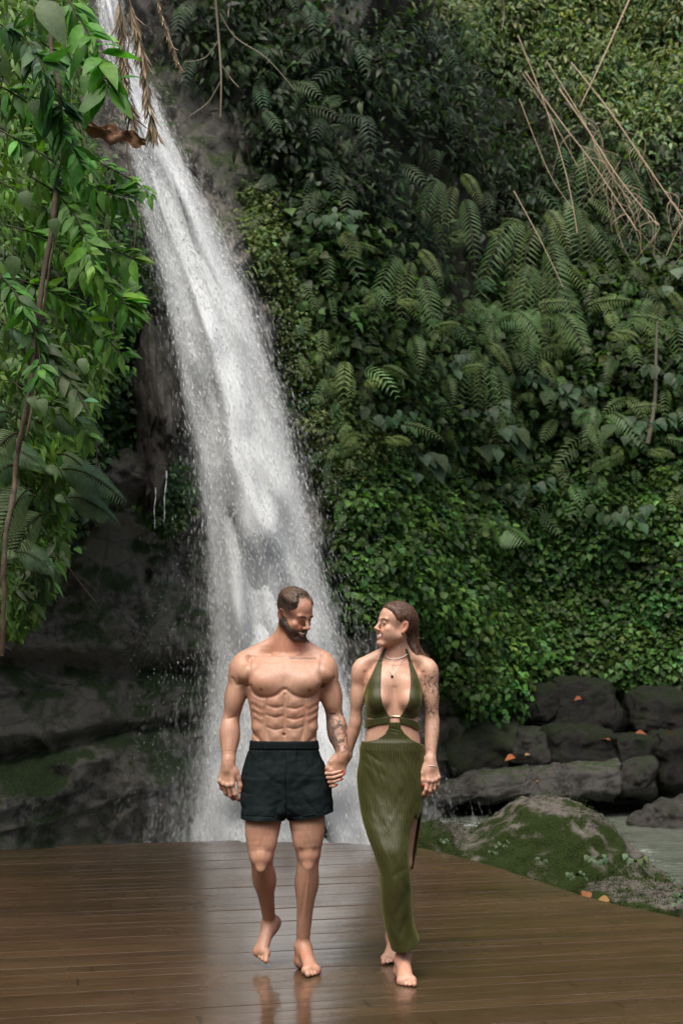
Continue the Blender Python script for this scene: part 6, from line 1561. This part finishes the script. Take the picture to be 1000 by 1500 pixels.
# background mass of the hanging thicket
def thicket():
    rg = np.random.default_rng(401); n = 34000
    py = rg.uniform(-30, 920, n); wmax = np.interp(py, [-30, 60, 200, 300, 420, 560, 640, 740, 830, 920], [135, 140, 130, 165, 190, 160, 125, 110, 95, 40])
    px = wmax - np.abs(rg.normal(0, 1, n)) * wmax * .55 - rg.uniform(0, 40, n); Y = rg.uniform(7.3, 10.2, n)
    ok = px > -60; px, py, Y = px[ok], py[ok], Y[ok]; n = len(px)
    P = np.array([at(a, b, c) for a, b, c in zip(px, py, Y)])
    cl = fbm(P, 2.6, 2, 410); keep = cl > .06; P = P[keep]; n = len(P)
    D = rg.normal(0, .5, (n, 3)) + np.array([.45, -.35, -.75]); Nn = rg.normal(0, .35, (n, 3)) + np.array([.1, -.5, .8])
    fresh_w = sstep(-.6, .25, fbm(P, 1.5, 2, 411))[:, None]  # noise blends dark and fresh leaf greens
    col = tint(n, G_DARK, rg, .35, .15) * (1 - fresh_w) + tint(n, G_FRESH, rg, .35, .15) * fresh_w
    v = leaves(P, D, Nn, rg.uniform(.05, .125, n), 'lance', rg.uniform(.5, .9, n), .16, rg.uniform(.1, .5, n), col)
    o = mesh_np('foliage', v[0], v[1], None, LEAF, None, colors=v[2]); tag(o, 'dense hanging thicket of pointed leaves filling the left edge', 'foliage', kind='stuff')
thicket()
SHOOTS = [  # points, leaves, leaf size, shape, colour, distance, label
    ([(95, -10), (125, 40), (150, 90), (160, 130)], 8, .30, 'lance', (0.072, 0.224, 0.026), 6.6, 'shoot with long bright strap leaves at the top left'), ([(0, 190), (60, 225), (130, 270), (190, 290)], 16, .19, 'lance', (0.072, 0.200, 0.026), 6.7, 'leafy shoot ending in small leaves in front of the falls, topmost on the left'),
    ([(-10, 260), (60, 300), (130, 350), (200, 380)], 18, .19, 'lance', (0.086, 0.208, 0.029), 6.9, 'leafy shoot whose grey tip crosses the left edge of the falls'), ([(10, 330), (70, 350), (130, 400), (190, 450)], 18, .19, 'lance', (0.099, 0.240, 0.029), 6.8, 'bright fresh shoot hanging beside the falls, below the grey-tipped one'),
    ([(-10, 120), (40, 150), (90, 190), (125, 250)], 14, .20, 'lance', (0.054, 0.176, 0.023), 6.5, 'dark green shoot above the brown dead leaf'), ([(30, 410), (80, 430), (140, 480), (180, 520)], 16, .18, 'lance', (0.094, 0.224, 0.029), 7.1, 'fresh green shoot over the ivy rock'), ([(0, 470), (50, 500), (90, 540), (135, 610)], 14, .19, 'lance', (.070, .12, .050), 6.8, 'pale shoot with drooping grey-green leaves beside the thick vine'),
    ([(120, 215), (150, 240), (190, 262), (222, 285)], 9, .13, 'lance', (0.090, 0.256, 0.031), 7.4, 'small bright sprig in front of the waterfall head'), ([(100, 480), (140, 450), (175, 440), (200, 425)], 9, .15, 'lance', (0.094, 0.240, 0.031), 7.2, 'small sprig pointing at the falls above the ivy rock'), ([(-10, 30), (40, 60), (70, 110), (95, 170)], 12, .22, 'lance', (.022, .075, .016), 6.4, 'dark shoot at the upper left corner'),
    ([(-10, 390), (30, 440), (55, 500), (60, 560)], 12, .18, 'lance', (0.054, 0.160, 0.023), 6.6, 'dark drooping shoot at the left edge beside the vine'), ([(40, 255), (90, 290), (120, 335), (140, 400)], 14, .19, 'lance', (0.099, 0.240, 0.034), 6.6, 'yellow-green shoot in the middle of the left thicket'), ([(20, 560), (60, 590), (100, 600), (130, 640)], 10, .16, 'lance', (0.086, 0.184, 0.036), 7.0, 'shoot with small leaves above the ferns on the left'),
    ([(170, 410), (178, 440), (185, 465), (195, 480)], 6, .11, 'heart', (.036, .10, .022), 7.6, 'tiny leafy tip at the end of the thin liana'), ([(60, 60), (100, 90), (140, 110), (170, 120)], 7, .22, 'lance', (0.065, 0.192, 0.026), 6.9, 'shoot with a few broad straps beside the dead fronds')]
for k, (pl, nl, sz, sh, c, Y, lb) in enumerate(SHOOTS):
    o = branch_mesh('leafy_shoot', None, pl, 420 + k, int(nl * 5.0), sz * .58, sh, c, .005, Y, 1.0); tag(o, lb, 'shoot', 'leafy shoots hanging on the left')
GREY = [(48, 168, .115, 'round', 'single rounded grey-green leaf turned to the light on the upper left'), (20, 395, .125, 'heart', 'pale leaf pair at the left edge beside the vine'), (78, 340, .10, 'round', 'grey round leaf beside the thick vine'), (120, 545, .085, 'round', 'round grey leaf hanging over the ivy rock'), (60, 604, .095, 'heart', 'pale heart-shaped leaf below the round grey one'), (45, 600, .08, 'heart', 'smaller pale heart-shaped leaf touching the vine'), (35, 300, .11, 'heart', 'pale leaf low in the dark hollow on the left'), (5, 105, .13, 'lance', 'pale pointed leaf at the left edge near the top'), (60, 20, .30, 'lance', 'large dull grey-green leaf hanging at the upper left corner')]
for k, (px, py, s, sh, lb) in enumerate(GREY):
    rg = np.random.default_rng(500 + k); n = 1
    d = np.array([[.25, -.2, -1.0]]) + rg.normal(0, .2, (1, 3)); v = leaves(np.zeros((1, 3)), d, np.array([[.1, -1, .35]]), s * .88, 'heart' if sh == 'round' else sh, .74 if sh != 'lance' else 1.3, .22, .35, [(.085, .145, .055)])
    st, sq = tube(None, spline([np.zeros(3), np.array([-.05, .04, .07]), np.array([-.16, .15, .10])], 4), .0025, None, None, (0, 0, 0), 4)
    V, Q, C = join([v, (st, sq, np.tile((.05, .06, .025), (len(st), 1)))])
    o = mesh_np('hanging_leaf', V, Q, None, LEAF, None, colors=C); o.location = [float(c) for c in at(px, py - 20, 6.35)]; tag(o, lb, 'leaf', 'pale leaves in the left thicket')
FL = fern_mesh('fern', 205, 6, .46, 1.0, .75, 20, (.095, .155, .065), .24, .25)
for k, (px, py, s, lb, rz) in enumerate([(55, 640, 1.0, 'lacy pale fern hanging in the middle of the left thicket', .5), (20, 560, .8, 'small pale fern at the left edge beside the vine', .2), (70, 720, 1.15, 'largest lacy fern low on the left, pointing at the rock', .7), (85, 760, .9, 'lowest lacy fern on the left above the bare twig', .6), (15, 840, .8, 'yellowish fern at the left edge near the rock', .2), (0, 690, .8, 'half-hidden fern at the left edge', .3)]):
    p = at(px, py - 25, 7.0 + .1 * k); (place if k == 0 else clone)(FL, p, lb, 'fern', 'lacy ferns hanging on the left', s, rz)
# vines
def vine(name, pl, r, Y, label, m=None, wob=.01, sides=8):
    rg = np.random.default_rng(len(pl) * 13 + int(pl[0][0])); P = np.array(spline([at(a, b, Y + rg.normal(0, .04)) for a, b in pl], 14)); P = P + np.column_stack([wob * fbm(P * 1.0, 5, 2, 33), 0 * P[:, 0], 0 * P[:, 0]])
    rr = r * (1 + .22 * fbm(P, 26, 2, 34)); o = tube(name, P - P[0], rr, m or BARK, None, (0, 0, 0), sides); o.location = [float(c) for c in P[0]]; return tag(o, label, 'vine', 'vines hanging on the left')
vine('vine', [(80, -20), (76, 60), (86, 130), (88, 220), (80, 300), (68, 390), (52, 500), (38, 600), (24, 690), (10, 780), (4, 900), (2, 960)], .0125, 6.6, 'thick rough brown vine hanging down the whole left side')
vine('vine', [(84, 290), (76, 380), (62, 470), (52, 560), (40, 640)], .006, 6.62, 'thinner vine twisted along the thick brown one')
vine('vine', [(176, -10), (180, 90), (162, 170), (160, 260), (164, 340), (162, 420), (172, 520)], .0030, 7.3, 'thin dark liana hanging straight in front of the falls', None, .02, 5)
vine('vine', [(192, 20), (184, 120), (190, 230), (200, 320), (196, 390), (176, 428), (166, 440)], .0036, 7.5, 'thin liana with a curled end in front of the falls', None, .02, 5)
vine('vine', [(140, 60), (110, 130), (118, 190), (150, 260)], .0030, 7.2, 'short thin liana looping behind the brown dead leaf', None, .02, 5)
vine('vine', [(50, 490), (90, 540), (120, 590), (140, 650), (140, 690)], .0028, 7.0, 'thin liana drooping over the ivy rock', None, .02, 5)
# dead fronds and the dead brown leaf
def dead_frond(pl, seed, Y, label, ln=.13):
    rg = np.random.default_rng(seed); P = np.array(spline([at(a, b, Y) for a, b in pl], 12)); o0 = P[0].copy(); P = P - o0
    V, Q = tube(None, P, np.linspace(.006, .002, len(P)), None, None, (0, 0, 0), 5); parts = [(V, Q, np.tile((.13, .09, .055), (len(V), 1)))]
    k = np.repeat(np.arange(5, len(P)), 5); n = len(k); T = unit(np.gradient(P, axis=0))[k]
    D = T * .6 + np.array([0, 0, -.8]) + rg.normal(0, .28, (n, 3)); parts.append(leaves(P[k], D, rg.normal(0, 1, (n, 3)), ln * rg.uniform(.6, 1.3, n), 'blade', .10, .1, .2, tint(n, (.26, .20, .135), rg, .3, .05)))
    V, Q, C = join(parts); o = mesh_np('dead_frond', V, Q, None, DRY, None, colors=C); o.location = [float(c) for c in o0]; tag(o, label, 'frond', 'dead palm fronds')
dead_frond([(172, -20), (178, 30), (180, 80), (182, 130), (196, 170)], 601, 7.6, 'left dead brown palm frond hanging before the waterfall head'); dead_frond([(185, -20), (202, 50), (212, 100), (218, 150), (224, 185)], 602, 7.5, 'right dead brown palm frond with drooping leaflets before the waterfall head')
dead_frond([(228, -20), (242, 40), (255, 75), (264, 98)], 603, 7.9, 'short dead frond stub right of the two long dead fronds', .05)
def dead_leaf():
    rg = np.random.default_rng(610); n, m_ = 26, 11; out = []
    s, t = np.meshgrid(np.linspace(0, 1, n), np.linspace(-1, 1, m_), indexing='ij'); s, t = s.ravel(), t.ravel()
    w = .045 * np.sin(np.pi * np.clip(s * .9 + .06, 0, 1)) ** .6 * (1 + .35 * np.sin(s * 17)); 
    C = np.array([at(122 + 90 * q, 182 + 10 * math.sin(q * 3.0) + 26 * max(0, q - .72) * 2.6, 7.0) for q in s]); o0 = C[0].copy()
    P = C - o0 + np.stack([0 * s, .03 * fbm(np.stack([s * 3, t, s], 1), 2, 2, 5) + .02 * np.abs(t), -t * w - .03 * s * np.abs(t)], 1)
    i, j = np.meshgrid(np.arange(n - 1), np.arange(m_ - 1), indexing='ij'); a = (i * m_ + j).ravel()
    o = mesh_np('dead_leaf', P, np.stack([a, a + 1, a + m_ + 1, a + m_], 1), None, DRY, None, colors=tint(len(P), (.16, .085, .05), rg, .15, .05)); o.location = [float(c) for c in o0]
    tag(o, 'large curled brown dead leaf caught on the lianas before the falls', 'leaf')
dead_leaf()
# ---- fallen leaves and small plants on the rocks
FALLEN = [(752, 1108, 18.0, .15, (.28, .10, .035), 'orange dead leaf standing on the moss-covered boulder'), (768, 1106, 18.0, .07, (.30, .16, .06), 'small tan leaf beside the standing orange one'), (850, 1022, 19.0, .11, (.20, .07, .03), 'rust brown leaf hanging on the ledge above the blocks'), (806, 1134, 17.9, .09, (.28, .11, .04), 'orange leaf on the flat grey rock at the water line'), (789, 1146, 17.8, .08, (.30, .13, .04), 'lower orange leaf at the foot of the grey rock'), (858, 1306, 9.35, .11, (.20, .085, .035), 'curled brown leaf on the flat-topped boulder beside the deck'), (891, 1317, 9.3, .09, (.24, .14, .05), 'ochre leaf tucked between the deck and the flat-topped boulder'),
          (880, 1082, 18.7, .15, (.22, .08, .035), 'rust coloured leaf lying on the square dark block'), (980, 1076, 18.2, .18, (.20, .09, .05), 'brown leaf on top of the block at the right end of the ledge'), (930, 1074, 18.6, .16, (.19, .07, .035), 'dark red leaf between the two right-hand blocks')]
for k, (px, py, Y, s, c, lb) in enumerate(FALLEN):
    rg = np.random.default_rng(700 + k); v = leaves(np.zeros((1, 3)), np.array([[rg.uniform(-1, 1), -.4, rg.uniform(-.2, .3)]]), np.array([[.1, -.6, .8]]), s, 'heart', .7, .35, .3, [c])
    o = mesh_np('fallen_leaf', v[0], v[1], None, DRY, None, colors=v[2]); o.location = [float(q) for q in at(px, py, Y)]; tag(o, lb, 'leaf', 'fallen leaves on the rocks')
def moss_tufts():
    """tiny plants on the boulder's near face, sitting on its real surface"""
    from mathutils.bvhtree import BVHTree
    dg = bpy.context.evaluated_depsgraph_get(); rg = np.random.default_rng(720)
    bl = [o for o in bpy.data.objects if o.name.startswith('boulder')]; parts = []
    for o in bl[:4]:
        mw = np.array(o.matrix_world.to_3x3()); loc = np.array(o.location); me = o.data
        V = np.zeros(len(me.vertices) * 3, F); me.vertices.foreach_get('co', V); V = V.reshape(-1, 3) @ mw.T + loc
        N = np.zeros(len(me.vertices) * 3, F); me.vertices.foreach_get('normal', N); N = N.reshape(-1, 3) @ mw.T
        f = fbm(V, 3.5, 3, 730); ok = np.where((f > .0) & (N[:, 1] < .3) & (V[:, 2] > -.55))[0]
        k = rg.choice(ok, min(len(ok), 900) * 4); n = len(k)
        P = V[k] + rg.normal(0, .018, (n, 3)); D = N[k] + rg.normal(0, .6, (n, 3)) + np.array([0, 0, .2])
        parts.append(leaves(P, D, N[k] + rg.normal(0, .4, (n, 3)), rg.uniform(.006, .015, n), 'far', 1.0, .1, .2, tint(n, (.034, .050, .009), rg, .4, .2)))
    V, Q, C = join(parts); o = mesh_np('moss', V, Q, None, LEAF, None, colors=C); tag(o, 'short green moss and tiny plants over the boulders by the deck', 'moss', kind='stuff')
    for k, (px, py, Y, s, lb) in enumerate([(872, 1258, 10.65, 1.0, 'pale leafy sprig on the right flank of the large boulder'), (842, 1282, 10.6, .7, 'small pale sprig low on the large boulder'), (735, 1235, 10.85, .45, 'tiny bright sprig in the middle of the large boulder'), (790, 1260, 10.75, .4, 'tiny sprig at the lower middle of the large boulder'), (718, 1250, 10.9, .4, 'tiny sprig near the left foot of the large boulder'), (648, 1232, 11.15, .4, 'tiny sprig on the low dark boulder'), (930, 1262, 10.4, .9, 'green ferny tuft between the large boulder and the pool'), (998, 1318, 9.2, .8, 'pale round-leaved sprig at the right edge beside the deck')]):
        o = broad_mesh('sprig', 740 + k, 9, .042 * s + .008, 'heart', (.095, .145, .070), .075 * s + .012); o.location = [float(q) for q in at(px, py, Y)]; tag(o, lb, 'sprig', 'small sprigs on the boulders')
def frond_mass(name, poly, n, label, seed, base, L=(.35, .8)):
    """far fern growth that reads as one mass"""
    rg = np.random.default_rng(seed); bb = np.array(poly, float); lo, hi = bb.min(0), bb.max(0); parts = []
    cx, cy = rg.uniform(lo[0], hi[0], n * 5), rg.uniform(lo[1], hi[1], n * 5); ok = in_poly(cx, cy, poly); P0 = cliff_points(cx[ok][:n], cy[ok][:n], .5)
    for p in P0:
        l = rg.uniform(*L); a = rg.normal(0, .6); npn = 10; t = np.linspace(0, 1, npn + 3)
        C = p + np.array([a * .7, -.5, rg.uniform(.0, .5)])[None] * (t * l)[:, None] - np.array([0, 0, 1.0])[None] * (rg.uniform(.6, 1.2) * l * t ** 1.7)[:, None]
        T = unit(np.gradient(C, axis=0)); S = unit(np.cross(T, [0, -1.0, .35])); Nn = np.cross(S, T); Nn = Nn * np.sign(Nn @ np.array([0, -1, .5]))[:, None]
        k = np.arange(2, npn + 3); lw = .19 * l * np.clip(np.sin(np.pi * np.clip(t[k] * .86 + .13, 0, 1)), .05, 1) ** .8; cb = tint(1, base, rg, .35, .15)
        for sg in (-1, 1): parts.append(leaves(C[k], S[k] * sg + T[k] * .45 - np.array([0, 0, .15]), Nn[k], lw, 'far', .16, .1, .3, np.repeat(cb, len(k), 0)))
    V, Q, C = join(parts); o = mesh_np(name, V, Q, None, LEAF, None, colors=C); tag(o, label, 'ferns', kind='stuff')
frond_mass('fern_growth', W_MID, 190, 'mass of small drooping ferns scattered over the middle of the right wall', 801, (.10, .165, .055))
frond_mass('fern_growth', W_TOP, 130, 'mass of dim drooping ferns in the shade of the overhang', 802, (.040, .080, .030))  # fronds tinted darker, the overhang's shade held in their colour
frond_mass('fern_growth', W_STRIP, 60, 'little ferns poking out of the pale creeper beside the falls', 803, (.085, .145, .050), (.2, .45))
bpy.context.view_layer.update()
moss_tufts()
# ================================================================== camera, light, render
cam = bpy.data.cameras.new('camera'); co = bpy.data.objects.new('camera', cam); COL.objects.link(co)
co.location = (0, 0, CAM_H); co.rotation_euler = (math.pi / 2 + PITCH, 0, 0)
cam.lens = 50; cam.sensor_width = 36; cam.sensor_fit = 'AUTO'; cam.clip_end = 500; cam.clip_start = .1
cam.dof.use_dof = True; cam.dof.focus_distance = 6.85; cam.dof.aperture_fstop = 4.5
SC.camera = co
SUN_EL, SUN_AZ = R(63), R(198)      # azimuth measured clockwise from +Y: behind the camera and a little to its left
w = bpy.data.worlds.new('World'); SC.world = w; w.use_nodes = True
nt = w.node_tree; bg = nt.nodes['Background']
sky = nt.nodes.new('ShaderNodeTexSky'); sky.sky_type = 'NISHITA'; sky.sun_disc = False
sky.sun_elevation = SUN_EL; sky.sun_rotation = SUN_AZ; sky.air_density = 1.0; sky.dust_density = 6.0; sky.ozone_density = .6
nt.links.new(sky.outputs[0], bg.inputs[0]); bg.inputs[1].default_value = .10
sl = bpy.data.lights.new('sun', 'SUN'); sl.energy = 1.5; sl.angle = R(48); sl.color = (1, .97, .91)
so = bpy.data.objects.new('sun', sl); COL.objects.link(so)
dv = Vector((math.sin(SUN_AZ) * math.cos(SUN_EL), math.cos(SUN_AZ) * math.cos(SUN_EL), math.sin(SUN_EL)))
so.rotation_euler = dv.to_track_quat('Z', 'Y').to_euler(); so.location = dv * 40
vs = SC.view_settings; vs.view_transform = 'Standard'; vs.look = 'None'; vs.exposure = 1.1; vs.gamma = 1.0; vs.use_curve_mapping = False
SC.render.engine = 'CYCLES'
SC.cycles.use_denoising = True
try: SC.cycles.denoiser = 'OPENIMAGEDENOISE'
except Exception: pass
SC.cycles.max_bounces = 8; SC.cycles.transparent_max_bounces = 24
SC.cycles.caustics_reflective = False; SC.cycles.caustics_refractive = False
SC.cycles.sample_clamp_indirect = 6.0
